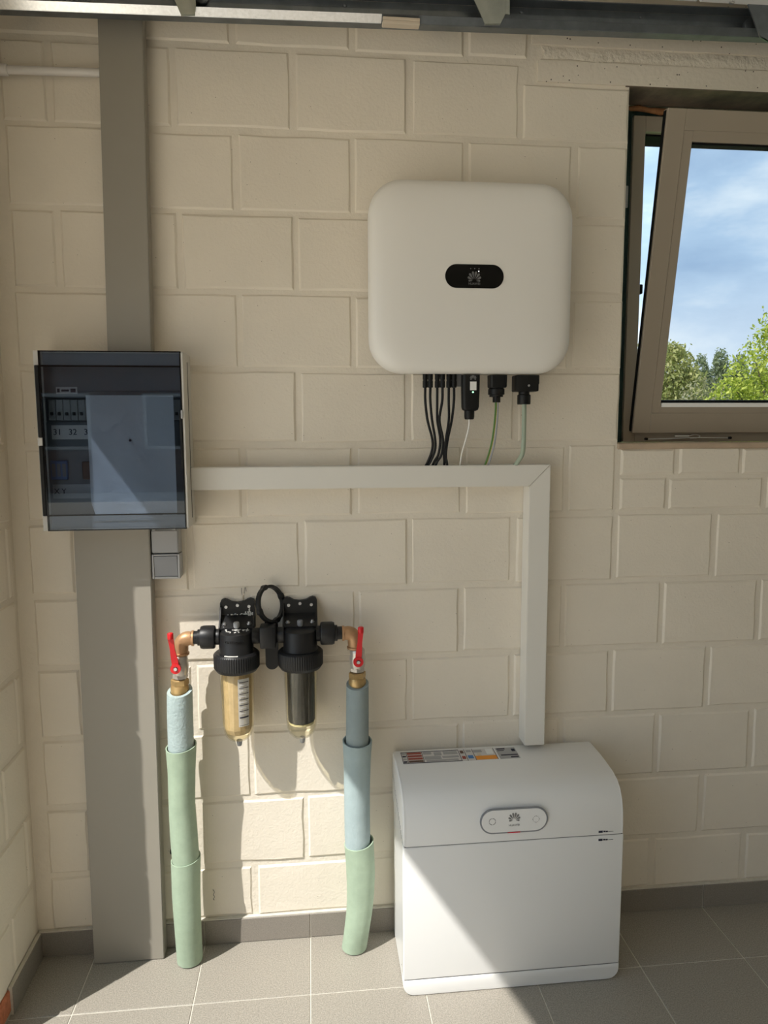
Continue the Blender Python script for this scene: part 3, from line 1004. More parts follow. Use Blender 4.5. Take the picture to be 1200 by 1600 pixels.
obj('terminal_tab', B().box((.548, -.080, 1.588), (.578, -.070, 1.630)), m_swgrey, t)

# six solar cables with their plugs
SC = [('first solar cable from the left under the inverter', .4795, -.088, [(.480, -.087, 1.55), (.487, -.082, 1.50), (.502, -.07, 1.45), (.503, -.06, 1.42), (.494, -.048, 1.39), (.486, -.042, 1.374)]),
      ('second solar cable from the left under the inverter', .4925, -.092, [(.4925, -.092, 1.55), (.498, -.088, 1.50), (.5085, -.076, 1.45), (.510, -.064, 1.42), (.500, -.052, 1.39), (.490, -.044, 1.374)]),
      ('third solar cable from the left under the inverter', .5115, -.088, [(.5115, -.088, 1.55), (.513, -.083, 1.50), (.523, -.072, 1.45), (.521, -.058, 1.41), (.512, -.046, 1.39), (.507, -.038, 1.374)]),
      ('fourth solar cable from the left under the inverter', .5245, -.092, [(.524, -.092, 1.55), (.517, -.092, 1.50), (.5275, -.086, 1.45), (.5275, -.068, 1.41), (.518, -.056, 1.39), (.5135, -.047, 1.374)]),
      ('fifth solar cable from the left under the inverter', .5420, -.088, [(.542, -.088, 1.55), (.541, -.096, 1.50), (.533, -.100, 1.45), (.534, -.07, 1.41), (.5385, -.050, 1.39), (.5405, -.040, 1.374)]),
      ('sixth solar cable, rightmost of the black cables under the inverter', .5550, -.092, [(.555, -.092, 1.55), (.550, -.090, 1.50), (.541, -.083, 1.45), (.536, -.084, 1.41), (.543, -.06, 1.39), (.5475, -.049, 1.374)])]
for lab, x, y, pts in SC:
    t = thing('solar_cable', 'black ' + lab, 'cable', (x, y, 1.584), 'black solar cables under the inverter')
    b = B()
    b.lathe((x, y, 1.584), [(.0055, 0), (.0068, .001), (.0068, .017), (.0060, .0175), (.0060, .021), (.0067, .0215), (.0067, .0355)], 'z', 12)
    obj('plug', b, m_black, t, smooth=40)
    obj('cable', B().tube([(x, y, 1.584)] + pts, .0034, 10, spline=True), m_rubber, t, smooth=80)

# network dongle with white lead
t = thing('network_dongle', 'black plug-in dongle with green light under the inverter', 'dongle', (.596, -.10, 1.504))
DX = .5965
b = B().loft([rrect(DX, 0, .0475, .026, .010, 0)] if False else
             [[V((DX + p.x, -.100 + p.z, z)) for p in rrect(0, 0, w_, d_, .010, 0, 5)] for w_, d_, z in
              ((.030, .020, 1.5235), (.041, .024, 1.5265), (.0455, .026, 1.534), (.0475, .028, 1.575), (.0475, .028, 1.6165))])
obj('body', b, m_black, t, smooth=40)
obj('cable_gland', B().lathe((.5945, -.100, 1.5015), [(.0105, 0), (.0125, .002), (.0135, .008), (.0135, .0225)], 'z', 16), m_black, t, smooth=40)
obj('emblem', flower(B(), .6005, 1.6085, -.1142, .0155, .0004), m_logo, t)
obj('label', B().box((.5925, -.1148, 1.5765), (.6095, -.1138, 1.5985)), m_label, t)
obj('status_led', B().cyl((.6005, -.1140, 1.5715), (.6005, -.1152, 1.5715), .0022, 10), m_led_g, t)
obj('network_lead', B().tube([(.5945, -.100, 1.505), (.5945, -.098, 1.485), (.5895, -.085, 1.45), (.583, -.068, 1.415), (.582, -.055, 1.39), (.5825, -.045, 1.374)], .0022, 8, spline=True), m_cable_w, t, smooth=80)

# battery/earth lead plug
t = thing('power_plug', 'black round plug with green and grey wires under the inverter', 'plug', (.672, -.09, 1.546))
PX = .6705
b = B().loft([[V((PX + p.x, -.090 + p.z, z)) for p in rrect(0, 0, w_, w_ * .85, .008, 0, 5)] for w_, z in ((.042, 1.584), (.0455, 1.587), (.0465, 1.6165))])
b.lathe((PX - .002, -.090, 1.5605), [(.018, 0), (.018, .005), (.0215, .006), (.0215, .0195), (.019, .022), (.019, .026)], 'z', 20)
b.lathe((PX - .001, -.090, 1.546), [(.0105, 0), (.0105, .016)], 'z', 14)
obj('body', b, m_black, t, smooth=40)
WP = [(PX, -.09, 1.548), (PX + .0005, -.088, 1.52), (PX - .001, -.082, 1.48), (PX - .004, -.074, 1.44), (PX - .010, -.058, 1.40), (PX - .0155, -.045, 1.374)]


def lead(dx, r, mm, nm):
    obj(nm, B().tube([(x + dx + (0.0015 * dx / abs(dx) if dx else 0) * k_ * .3, y, z) for k_, (x, y, z) in enumerate(WP)], r, 8, spline=True), mm, t, smooth=80)


lead(-.0030, .0023, m_cable_gn, 'green_wire')
lead(-.0006, .0012, m_cable_y, 'yellow_wire')
lead(.0024, .0023, m_cable_gr, 'grey_wire')

t = thing('mains_plug', 'black rectangular plug with thick grey-green cable, rightmost under the inverter', 'plug', (.745, -.09, 1.54))
QX = .7475
b = B().box((QX - .0315, -.112, 1.5740), (QX + .0295, -.066, 1.6165), bev=.003).box((QX + .025, -.108, 1.593), (QX + .032, -.07, 1.6165), bev=.002)
b.lathe((.7435, -.090, 1.5410), [(.0165, 0), (.0175, .002), (.0175, .024), (.0145, .026), (.0145, .034)], 'z', 20)
obj('body', b, m_black, t, smooth=40)
obj('screw', B().cyl((QX + .002, -.112, 1.589), (QX + .002, -.1135, 1.589), .003, 8), m_lgrey, t)
obj('cable', B().tube([(.7445, -.090, 1.545), (.7450, -.090, 1.50), (.7455, -.088, 1.44), (.7450, -.080, 1.41), (.7395, -.062, 1.39), (.733, -.046, 1.373)], .0062, 12, spline=True), m_cable_g, t, smooth=80)

# ------------------------------------------------------------------ home battery
t = thing('home_battery', 'white floor-standing battery with rounded top front edge', 'battery', (.69, -.13, 0))
BX0, BX1 = .3985, .9845
top = [(-.012, .559), (-.03, .5635), (-.10, .5625), (-.148, .5585), (-.187, .5535), (-.214, .5450), (-.234, .5295), (-.248, .5060), (-.2555, .476), (-.258, .444)]


def bprof(y_back, z0, z1, full=False):
    pr = [(y_back, z0)]
    if full:
        pr += [(y_back, .552)] + top
        pr += [(-.258, z1 if False else .42), (-.258, z0)]
    return pr


def extr(prof, x0, x1, bev=.004):
    bb = B()
    bb.prism([(x0, y, z) for y, z in prof], (x1 - x0, 0, 0))
    return bb


body = extr([(-.012, .006), (-.012, .40), (-.228, .40), (-.228, .006)], BX0 + .0045, BX1 - .0045)
obj('body', body, m_batt, t)
# shells: front cover of each module, with rounded vertical edges
pt = [(-.012, .4185), (-.012, .552)] + top + [(-.258, .43), (-.258, .4185)]
xs_in = [(0.0, 0.010), (.0015, .0045), (.0045, .0015), (.009, 0)]


def shell(prof, c):
    """extrude a y-z profile across x with softly rounded ends"""
    rings = []
    cy, cz = c

    def shr(k_):
        out = []
        for y, z in prof:
            d = V((y - cy, z - cz))
            l_ = d.length
            d = d * ((l_ - k_) / l_)
            out.append((cy + d.x, cz + d.y))
        return out
    for dx, sh in xs_in:
        rings.append([V((BX0 + dx, y, z)) for y, z in shr(sh)])
    for dx, sh in reversed(xs_in):
        rings.append([V((BX1 - dx, y, z)) for y, z in shr(sh)])
    return B().loft(rings)


obj('power_module_cover', extr(pt, BX0 + .0035, BX1 - .0035), m_batt, t, smooth=25)
# thin front shells proud of the body give the soft outline
shellp = [(-.014, .4180), (-.014, .554), (-.016, .5605)] + [(y, z + .0008) for y, z in top[1:]] + [(-.2585, .43), (-.2585, .4180), (-.24, .4180)]
obj('power_module_shell', shell(shellp, (-.13, .47)), m_batt, t, smooth=40)
b = B()
# battery module front: rounded bottom corners are on the base strip
b.box((BX0, -.2585, .0470), (BX1, -.225, .4155), bev=.0035, seg=3)
obj('battery_module_front', b, m_batt, t, smooth=40)
rr = []
for y in (-.225, -.2555, -.2578, -.2585):
    ins = {-.225: 0, -.2555: 0, -.2578: .001, -.2585: .003}[y]
    x0, x1, z0, z1, r = BX0 + ins, BX1 - ins, .0015 + ins, .0455 - ins * .5, .030
    pts = [V((x1, y, z1)), V((x0, y, z1))]
    for k_ in range(9):
        a = math.radians(180 + 90 * k_ / 8)
        pts.append(V((x0 + r + r * math.cos(a), y, z0 + r + r * math.sin(a))))
    for k_ in range(9):
        a = math.radians(270 + 90 * k_ / 8)
        pts.append(V((x1 - r + r * math.cos(a), y, z0 + r + r * math.sin(a))))
    rr.append(pts)
obj('base_strip', B().loft(rr), m_batt, t, smooth=40)
for z0_, z1_ in ((.4150, .4185), (.0445, .0480)):
    obj('seam', B().box((BX0 + .003, -.2565, z0_), (BX1 - .003, -.20, z1_)), m_seam, t)
b = B()
for k_ in range(15):
    y = -.04 - k_ * .0132
    z = .50 - k_ * .0052
    b.box((BX0 - .0008, y - .0035, z - .004), (BX0 + .004, y + .0015, z + .004))
obj('side_vents', b, m_lgrey, t)
obj('side_seam', B().box((BX0 + .0025, -.2215, .02), (BX0 + .0055, -.2195, .415)), m_seam, t)
# touch pill
PXC, PZC = .6870, .4735
ring = obj('status_ring', B().loft([rrect(PXC, PZC, .1795, .0680, .034, y, 10) for y in (-.2565, -.2598)]), m_bgrey, t, smooth=40)
pill = obj('status_pill', B().loft([rrect(PXC, PZC, .1715, .0600, .030, y, 10) for y in (-.2570, -.2602, -.2606)]), m_batt, t, smooth=40)
obj('emblem', flower(B(), PXC, PZC + .0085, -.2606, .0285), m_logo, pill)
obj('brand_lettering', text_bm('HUAWEI', .0075, front(PXC, PZC - .0125, -.2608), .0003), m_logo, pill)
b = B()
for k_ in range(28):
    if k_ % 7 == 0:
        continue
    a, a2 = k_ * 2 * PI / 28, (k_ + 1) * 2 * PI / 28
    b.prism([(PXC - .0577 + r_ * math.cos(q_), -.2606, PZC + .0005 + r_ * math.sin(q_)) for r_, q_ in ((.0078, a), (.0078, a2), (.0092, a2), (.0092, a))], (0, -.0004, 0))
obj('power_icon', b, m_logo, pill)
b = B()
for k_ in range(12):
    a = k_ * 2 * PI / 12
    b.cyl((PXC + .0577 + .0085 * math.cos(a), -.2606, PZC + .0005 + .0085 * math.sin(a)), (PXC + .0577 + .0085 * math.cos(a), -.2610, PZC + .0005 + .0085 * math.sin(a)), .0009 + .0005 * (k_ % 3 == 0), 6)
obj('charge_icon', b, m_logo, pill)
obj('red_light_line', B().box((PXC - .0165, -.2603, PZC - .0338), (PXC + .0165, -.2596, PZC - .0312)), m_ledred, ring)
# small model print each side of the seam
for z in (.4265, .4040):
    mk = B().box((.9150, -.2592, z - .0028), (.9260, -.2582, z + .0028)).box((.9280, -.2592, z - .0018), (.9330, -.2582, z + .0022)).box((.9340, -.2592, z - .0020), (.9400, -.2582, z + .0016)).box((.9410, -.2590, z - .0014), (.9550, -.2582, z - .0004))
    if z < .41:
        pl_ = obj('model_plate', B().box((.9125, -.2590, z - .0045), (.9565, -.2582, z + .0045)), m_label, t)
        for v in mk.bm.verts:
            v.co.y -= .0006
    obj('model_print', mk, m_ink, t)


# warning sticker on the top
def tz(y):
    pts_ = [(p[0], p[1] + .0008) for p in top[1:]]
    for (ya, za), (yb, zb) in zip(pts_, pts_[1:]):
        if yb <= y <= ya:
            return za + (zb - za) * (y - ya) / (yb - ya)
    return pts_[0][1]


def patch(x0, x1, y0, y1, lift, mm, nm, parent):
    bb = B()
    bb.loft([[V((x, y, tz(y) + lift)) for x in (x0, x1)] + [V((x, y, tz(y) + lift - .0006)) for x in (x1, x0)] for y in (y0, (y0 + y1) / 2, y1)])
    return obj(nm, bb, mm, parent)


st = obj('warning_sticker', B().loft([[V((x, y, tz(y) + .0004)) for x in (.4205, .686)] + [V((x, y, tz(y) - .0002)) for x in (.686, .4205)] for y in (-.036, -.07, -.101)]), m_lpale, t)
patch(.4200, .5855, -.0352, -.0375, .0010, m_ink, 'sticker_frame', st)
patch(.4200, .5855, -.0995, -.1016, .0010, m_ink, 'sticker_frame', st)
for x in (.4200, .4345, .4790, .5840, .6010, .6245, .6860):
    patch(x, x + .0013, -.0352, -.1016, .0010, m_ink, 'sticker_frame', st)
for k_ in range(4):
    y = -.0395 - k_ * .0155
    patch(.4370, .4775, y, y - .0105, .0010, m_lred if k_ != 3 else m_brown, 'sticker_colour', st)
    patch(.4225, .4325, y - .002, y - .009, .0010, m_ink if k_ % 2 else m_lgrey, 'sticker_symbol', st)
for x0, x1, y0, y1 in ((.4830, .5060, -.040, -.053), (.5130, .5340, -.044, -.062), (.5400, .5800, -.040, -.059), (.4830, .5300, -.066, -.083), (.5340, .5800, -.068, -.078), (.4860, .5760, -.087, -.096)):
    patch(x0, x1, y0, y1, .0010, m_lgrey, 'sticker_print', st)
for x0, x1, y0, y1, mm in ((.5885, .5980, -.042, -.058, m_brown), (.5885, .5985, -.075, -.091, m_lred), (.6060, .6200, -.040, -.052, m_lgrey), (.6055, .6205, -.072, -.090, m_lblue), (.6275, .6510, -.042, -.056, m_lgrey), (.6265, .6855, -.078, -.0995, m_orange), (.6350, .6450, -.060, -.075, m_clip), (.6620, .6820, -.040, -.070, m_label)):
    patch(x0, x1, y0, y1, .0010, mm, 'sticker_print', st)
s2 = patch(.6930, .7500, -.036, -.101, .0006, m_lgrey, 'rating_sticker', t)
for x0, x1, y0, y1 in ((.6960, .7200, -.040, -.046), (.6960, .7150, -.052, -.055), (.7370, .7470, -.046, -.060), (.7000, .7480, -.078, -.083), (.7250, .7470, -.090, -.096)):
    patch(x0, x1, y0, y1, .0011, m_ink, 'sticker_print', s2)

# ------------------------------------------------------------------ water filters
AY, AZ = -.072, .931


def water_filter(cx, label, left):
    t = thing('water_filter', label, 'water filter', (cx, AY, .63), 'pair of water filters on the block wall')
    # wall bracket: scalloped back plate, side cheeks and a sloping shelf
    b = B()
    bw = .047
    poly = [(-bw, .938), (bw, .938), (bw, 1.008), (bw - .004, 1.0165), (bw - .012, 1.0195), (bw - .020, 1.017), (bw - .030, 1.011), (0, 1.0085), (-bw + .030, 1.011), (-bw + .020, 1.017), (-bw + .012, 1.0195), (-bw + .004, 1.0165), (-bw, 1.008)]
    b.prism([(cx + x, -.014, z) for x, z in poly], (0, .0125, 0))
    for sx in (-1, 1):
        b.prism([(cx + sx * bw, -.014, 1.004), (cx + sx * bw, -.060, .952), (cx + sx * bw, -.060, .940), (cx + sx * bw, -.014, .940)], (-sx * .004, 0, 0))
    b.prism([(cx - bw, -.014, .974), (cx - bw, -.062, .949), (cx - bw, -.062, .942), (cx - bw, -.014, .966)], (2 * bw, 0, 0))
    br = obj('bracket', b, m_fblack, t)
    for x, z in ((-.031, .997), (0, 1.001), (.031, .997)):
        obj('screw', B().cyl((cx + x, -.014, z), (cx + x, -.0175, z), .0042, 12), m_steel, br)
    for x in (-.033, .033):
        obj('bolt', B().lathe((cx + x, -.047, .955), [(.0065, 0), (.0065, .004), (.004, .005), (.004, .008)], 'z', 8), m_steel, br)
    obj('vent_knob', B().lathe((cx, -.055, .949), [(.0075, 0), (.0082, .004), (.0082, .013), (.0065, .016)], 'z', 12), m_swpale if left else m_swgrey, t, smooth=40)
    # head
    b = B().lathe((cx, AY, .875), [(.050, 0), (.050, .010), (.0455, .018), (.0445, .062), (.0425, .068), (.036, .071), (.0, .072)], 'z', 40, cap=False)
    b.lathe((cx, AY, AZ), [(.019, -.062), (.021, -.060), (.021, -.043)], 'x', 24).lathe((cx, AY, AZ), [(.021, .043), (.021, .060), (.019, .062)], 'x', 24)
    b.box((cx - .038, -.060, .938), (cx + .038, -.030, .948), bev=.002)
    obj('head', b, m_fblack, t, smooth=45)
    # ribbed collar
    b = B()
    n = 240

    def rib(base, amp):
        return [base + (amp if (k_ // 2) % 2 else 0) for k_ in range(n)]
    rings = []
    for z, base, amp in ((.8905, .046, 0), (.8895, .0550, 0), (.8860, .0590, 0), (.8840, .0592, .0014), (.8500, .0590, .0014), (.8470, .0585, 0), (.8395, .0535, 0), (.8375, .047, 0)):
        rr_ = rib(base, amp)
        rings.append([V((cx + rr_[k_] * math.cos(k_ * 2 * PI / n), AY + rr_[k_] * math.sin(k_ * 2 * PI / n), z)) for k_ in range(n)])
    obj('collar', b.loft(rings), m_fblack, t, smooth=30)
    # see-through bowl, faceted shaft inside
    prof = [(.0455, .8374), (.0455, .82), (.0435, .75), (.0415, .690), (.0400, .676), (.0350, .659), (.0260, .6485), (.0140, .6430), (.0070, .6415)]
    inner = [(r_ - .0025, z + (.0022 if i_ > 3 else 0)) for i_, (r_, z) in enumerate(prof)]
    b = B().lathe((cx, AY, 0), prof + inner[::-1], 'z', 40, cap=False)
    bowl = obj('bowl', b, m_bowl if left else m_bowlr, t, smooth=60)
    ribs = B()
    for a in (-150, -118, -62, -30):
        x, y = math.cos(math.radians(a)), math.sin(math.radians(a))
        ribs.tube([(cx + .0462 * x, AY + .0462 * y, .835), (cx + .0422 * x, AY + .0422 * y, .690)], .0009, 6)
    obj('bowl_rib', ribs, m_bowl if left else m_bowlr, bowl)
    obj('drain_plug', B().lathe((cx + .001, AY, .6265), [(.0055, 0), (.0065, .002), (.0075, .010), (.0085, .0152)], 'z', 14), m_swgrey, t, smooth=40)
    if left:
        obj('cartridge', B().lathe((cx, AY, .661), [(.018, 0), (.031, .006), (.0365, .020), (.0375, .176)], 'z', 14), m_sieve, t, smooth=20)
        # white test-date sticker wrapped on the bowl
        rings = []
        for z in (.8270, .76, .6955):
            rad = .0462 - (.8374 - z) * .028
            rings.append([V((cx + rad * math.cos(math.radians(a)), AY + rad * math.sin(math.radians(a)), z)) for a in range(-83, -38, 5)])
        b = B().loft(rings, cap=False, closed=False)
        bmesh.ops.solidify(b.bm, geom=list(b.bm.faces), thickness=-.0004)
        stk = obj('sticker', b, m_label, t, smooth=60)

        def bar(z0, z1, a0, a1, mm, nm='sticker_line'):
            rings_ = []
            for z in (z0, z1):
                rad = .0462 - (.8374 - z) * .028 + .0008
                rings_.append([V((cx + rad * math.cos(math.radians(a)), AY + rad * math.sin(math.radians(a)), z)) for a in np.linspace(a0, a1, 6)])
            bb = B().loft(rings_, cap=False, closed=False)
            obj(nm, bb, mm, stk)
        for k_ in range(6):
            bar(.8190 - k_ * .0157, .8170 - k_ * .0157, -79, -46, m_ink)
            bar(.8130 - k_ * .0157, .8085 - k_ * .0157, -76, -52, m_lpale)
        bar(.7235, .7195, -79, -46, m_ink)
        bar(.7000, .6990, -79, -46, m_ink)
        # raised maker's lettering round the head
        def wrap(x, u, o):
            a = -PI / 2 + x / .0455
            return V((cx + (.0458 + o) * math.cos(a), AY + (.0458 + o) * math.sin(a), .9265 + u))
        obj('raised_lettering', text_bm('CINTROPUR', .0095, wrap, .0006), m_fblack, t)
        # plaster dust that fell on it
        rs = random.Random(5)
        b = B()
        for k_ in range(46):
            a, r_ = rs.uniform(0, 2 * PI), rs.uniform(.0, .034)
            c_ = V((cx + r_ * math.cos(a), AY + r_ * math.sin(a) * .8, .9465 + .0008))
            b.box(c_ - V((rs.uniform(.0006, .003), .0012, .0003)), c_ + V((rs.uniform(.0006, .003), .0012, .0009)))
        for k_ in range(30):
            x = cx + rs.uniform(-.03, .034)
            b.box((x, -.018, .9745), (x + rs.uniform(.002, .006), -.0148, .9755 + rs.uniform(0, .003)))
        for k_ in range(26):
            x, z = cx + .033 + rs.gauss(0, .006), .977 + rs.gauss(0, .005)
            b.box((x, -.0185, z), (x + .003, -.0145, z + .003))
        for k_ in range(12):
            a = math.radians(-118 + k_ * 3.2)
            c_ = V((cx + .052 * math.cos(a), AY + .052 * math.sin(a), .8915))
            b.box(c_ - V((.0022, .0012, .001)), c_ + V((.0022, .0012, .0010)))
        dst = obj('plaster_dust', b, m_dust, t)
        dst['kind'] = 'stuff'
    else:
        obj('cartridge', B().lathe((cx, AY, .690), [(.030, 0), (.0365, .002), (.0370, .147)], 'z', 12), m_carbon, t, smooth=15)
        obj('cartridge_end', B().lathe((cx, AY, .682), [(.022, 0), (.034, .002), (.034, .0078)], 'z', 24), m_cloudp, t, smooth=40)
    # outer union nut and threaded nipple
    s = -1 if left else 1
    prof = [(.024, .0535), (.0295, .055), (.0310, .059), (.0310, .085), (.0290, .0915), (.0215, .0925), (.0215, .0995), (.0175, .1005), (.0175, .117)]
    obj('union_nut', B().lathe((cx, AY, AZ), [(r_, h_ * s) for r_, h_ in prof], 'x', 20), m_fblack, t, smooth=25)
    return t


LX, RX = -.0255, .1440
water_filter(LX, 'water filter with a tan cartridge and white sticker, left of the pair', True)
water_filter(RX, 'water filter with a black carbon cartridge, right of the pair', False)
t = thing('connector_block', 'black square union joining the two water filters', 'fitting', (.0590, AY, AZ))
b = B().box((.0385, AY - .030, AZ - .029), (.0800, AY + .018, AZ + .029), bev=.004)
obj('block', b, m_fblack, t, smooth=40)
b = B()
b.lathe((.0590, AY, AZ), [(.0225, -.0225), (.0245, -.0205), (.0245, .0205), (.0225, .0225)], 'x', 24)
obj('collar', b, m_fblack, t, smooth=40)
# hanging wrench
t = thing('filter_wrench', 'black ring wrench hooked behind the union between the filters', 'wrench', (.0650, -.045, .828))
c0 = V((.0655, -.040, 1.0085))
q = Quaternion((0, 1, 0), math.radians(-17)) @ Quaternion((0, 0, 1), math.radians(53))
ex, ez, ey = q @ V((1, 0, 0)), q @ V((0, 0, 1)), q @ V((0, 1, 0))
rings = []
for k_ in range(48):
    a = k_ * 2 * PI / 48
    d = ex * math.cos(a) + ez * math.sin(a)
    bump_ = .0035 if k_ % 12 in (0, 1) else 0
    rings.append([c0 + d * (.0435 - bump_ * .6) - ey * .006, c0 + d * (.0515 + bump_) - ey * .006, c0 + d * (.0515 + bump_) + ey * .006, c0 + d * (.0435 - bump_ * .6) + ey * .006])
rings.append(rings[0])
b = B().loft(rings, cap=False)
bmesh.ops.remove_doubles(b.bm, verts=b.bm.verts, dist=1e-5)
obj('ring', b, m_fblack, t)
hp = []
for k_ in range(13):
    a = math.radians(180 + 180 * k_ / 12)
    hp.append((.0665 + .0175 * math.cos(a), .845 + .0175 * math.sin(a)))
hp += [(.0840, .962), (.0490, .962)]
b = B().prism([(x, -.050, z) for x, z in hp], (0, .010, 0))
bmesh.ops.bevel(b.bm, geom=[e for e in b.bm.edges], offset=.0012, segments=1, affect='EDGES')
obj('handle', b, m_fblack, t)


# ------------------------------------------------------------------ valves, elbows, insulated pipes
def elbow(xc, s, label):
    """s = direction from the elbow towards the filters"""
    t = thing('brass_elbow', label, 'pipe fitting', (xc, AY, .886), 'brass elbows of the filter line')
    b = B()
    pts = [V((xc + s * .0275, AY, AZ - .0015))]
    for k_ in range(9):
        a = math.radians(90 * k_ / 8)
        pts.append(V((xc + s * .019 - s * .019 * math.sin(a), AY, AZ - .0015 - .019 + .019 * math.cos(a))))
    pts.append(V((xc, AY, .893)))
    b.tube(pts, [.0178] + [.0190] * 9 + [.0180], 24)
    obj('bend', b, m_bronze, t, smooth=50)
    b = B().lathe((xc + s * .0275, AY, AZ - .0015), [(.0175, 0), (.0205, .0005 * s), (.0205, .006 * s), (.0185, .0065 * s)], 'x', 24)
    b.lathe((xc, AY, .886), [(.0185, 0), (.0208, .0005), (.0208, .0055), (.018, .007)], 'z', 24)
    obj('bead', b, m_bronze, t, smooth=40)
    return t


def hexa(b, c, r, z0, z1, ch=.002, rot=0):
    rings = []
    for z, k_ in ((z0, r - ch), (z0 + ch, r), (z1 - ch, r), (z1, r - ch)):
        rings.append([V((c[0] + k_ * math.cos(math.radians(60 * i_ + rot)), c[1] + k_ * math.sin(math.radians(60 * i_ + rot)), z)) for i_ in range(6)])
    return b.loft(rings)


def valve(xc, label, lean, swing):
    t = thing('ball_valve', label, 'valve', (xc, AY, .785), 'ball valves with red levers')
    b = B()
    b.lathe((xc, AY, .822), [(.0165, 0), (.0175, .001), (.0175, .008), (.0205, .016), (.0220, .026), (.0220, .038), (.0200, .047), (.0205, .050), (.0205, .0600), (.0185, .0625)], 'z', 28)
    obj('body', b, m_nickel, t, smooth=40)
    b = B()
    hexa(b, (xc, AY), .0205, .822, .8345, rot=20)
    obj('hex_end', b, m_nickel, t)
    b = B()
    hexa(b, (xc - lean * .3, AY), .0235, .8035, .8205, rot=8)
    b.lathe((xc - lean * .4, AY, .776), [(.0235, 0), (.0238, .004), (.0238, .022), (.0215, .0285)], 'z', 26)
    obj('brass_nut', b, m_brass, t, smooth=30)
    # stem and red lever
    yl = AY - .022
    obj('stem', B().cyl((xc + swing[0], AY - .018, .858), (xc + swing[0], yl - .012, .858), .006, 12), m_nickel, t)
    px, tx = xc + swing[0], xc + swing[1]
    b = B()
    b.lathe((px, yl - .012, .858), [(.0135, 0), (.0135, .007), (.011, .009)], 'y', 24)
    path = [(px, yl - .0065, .862), (px + (tx - px) * .3, yl - .0085, .885), (px + (tx - px) * .62, yl - .016, .914), (tx, yl - .020, .948)]
    hw = [.0085, .0082, .0062, .0074]
    rings = []
    for (x, y, z), h_ in zip(path, hw):
        rings.append([V((x - h_, y - .003, z)), V((x + h_, y - .003, z)), V((x + h_, y + .002, z)), V((x - h_, y + .002, z))])
    b.loft(rings)
    lv_ = obj('lever', b, m_red, t, smooth=30)
    obj('lever_grip', B().lathe((tx, yl - .0205, .941), [(.0070, 0), (.0078, .002), (.0078, .0145), (.0062, .0165)], 'z', 16), m_red, lv_, smooth=40)
    obj('lever_screw', B().cyl((px, yl - .0115, .858), (px, yl - .0150, .858), .0046, 12), m_steel, lv_)
    return t


elbow(-.1690, 1, 'brass elbow beside the left red lever valve')
elbow(.2905, -1, 'brass elbow beside the right red lever valve')
valve(-.1735, 'nickel ball valve with red lever, left, in sunlight', .008, (-.006, -.014))
valve(.2980, 'nickel ball valve with red lever, right, in shade', .003, (.000, .0065))


def sleeve(name, label, mm, path, rads, wall_t=.0085, cut=None, seg=28):
    """hollow foam sleeve along path; cut = slope (dz per dx) of the top end"""
    path = [V(p) for p in path]
    t = thing(name, label, 'pipe insulation', (path[-1].x, path[-1].y, path[-1].z), 'foam pipe insulation sleeves')
    pp, rr_ = [], []
    fine = catmull(path, 5)
    nr = len(rads)
    for i_, p in enumerate(fine):
        f = i_ / (len(fine) - 1) * (nr - 1)
        k_ = min(int(f), nr - 2)
        rr_.append(rads[k_] + (rads[k_ + 1] - rads[k_]) * (f - k_))
    rs = random.Random(len(label))
    rings = []
    wob = [1 + rs.uniform(-.012, .012) for _ in range(seg)]

    def ring(p, r_, top_):
        out = []
        for k_ in range(seg):
            a = k_ * 2 * PI / seg
            dx, dy = r_ * wob[k_] * math.cos(a), r_ * wob[k_] * math.sin(a)
            dz = 0
            if top_ and cut:
                dz = cut[0] * dx + cut[1] * dy
            out.append(V((p.x + dx, p.y + dy, p.z + dz)))
        return out
    n_ = len(fine)
    rings += [ring(p, r_, i_ == 0) for i_, (p, r_) in enumerate(zip(fine, rr_))]
    rings += [ring(p, r_ - wall_t, i_ == n_ - 1) for i_, (p, r_) in enumerate(zip(fine[::-1], rr_[::-1]))]
    rings.append(rings[0])
    b = B().loft(rings, cap=False)
    bmesh.ops.remove_doubles(b.bm, verts=b.bm.verts, dist=1e-5)
    obj('foam_tube', b, mm, t, smooth=50)
    return t


PYL = -.066
for nm, x_, xb_, lab in (('water_pipe', -.1765, -.1805, 'brass coloured pipe inside the left foam sleeves'), ('water_pipe', .2975, .2850, 'brass coloured pipe inside the right foam sleeves')):
    t = thing(nm, lab, 'pipe', (xb_, -.05, 0), 'pipes inside the foam sleeves')
    obj('tube', B().tube([(x_, AY, .786), (x_, -.078, .62), ((x_ + xb_) / 2 + .004, -.078, .33), (xb_ + .001, -.064, .001)], .0165, 16, spline=True), m_brass, t, smooth=60)
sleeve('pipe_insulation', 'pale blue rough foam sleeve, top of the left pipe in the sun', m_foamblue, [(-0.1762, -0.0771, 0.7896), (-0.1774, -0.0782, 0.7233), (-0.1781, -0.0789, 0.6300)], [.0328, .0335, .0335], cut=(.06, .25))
sleeve('pipe_insulation', 'green foam sleeve in the middle of the left pipe', m_foamgreen, [(-0.1781, -0.0778, 0.6364), (-0.1794, -0.0771, 0.5654), (-0.1820, -0.0758, 0.4669), (-0.1803, -0.0753, 0.3883), (-0.1775, -0.0757, 0.3098)], [.0405, .0365, .0350, .0365, .0365], .003, cut=(.10, .10))
sleeve('pipe_insulation', 'green foam sleeve at the foot of the left pipe', m_foamgreen, [(-0.1775, -0.0756, 0.3147), (-0.1797, -0.0755, 0.2118), (-0.1788, -0.0752, 0.1140), (-0.1788, -0.0640, 0.0040)], [.0395, .0380, .0360, .0350], .0025, cut=(.11, .06))
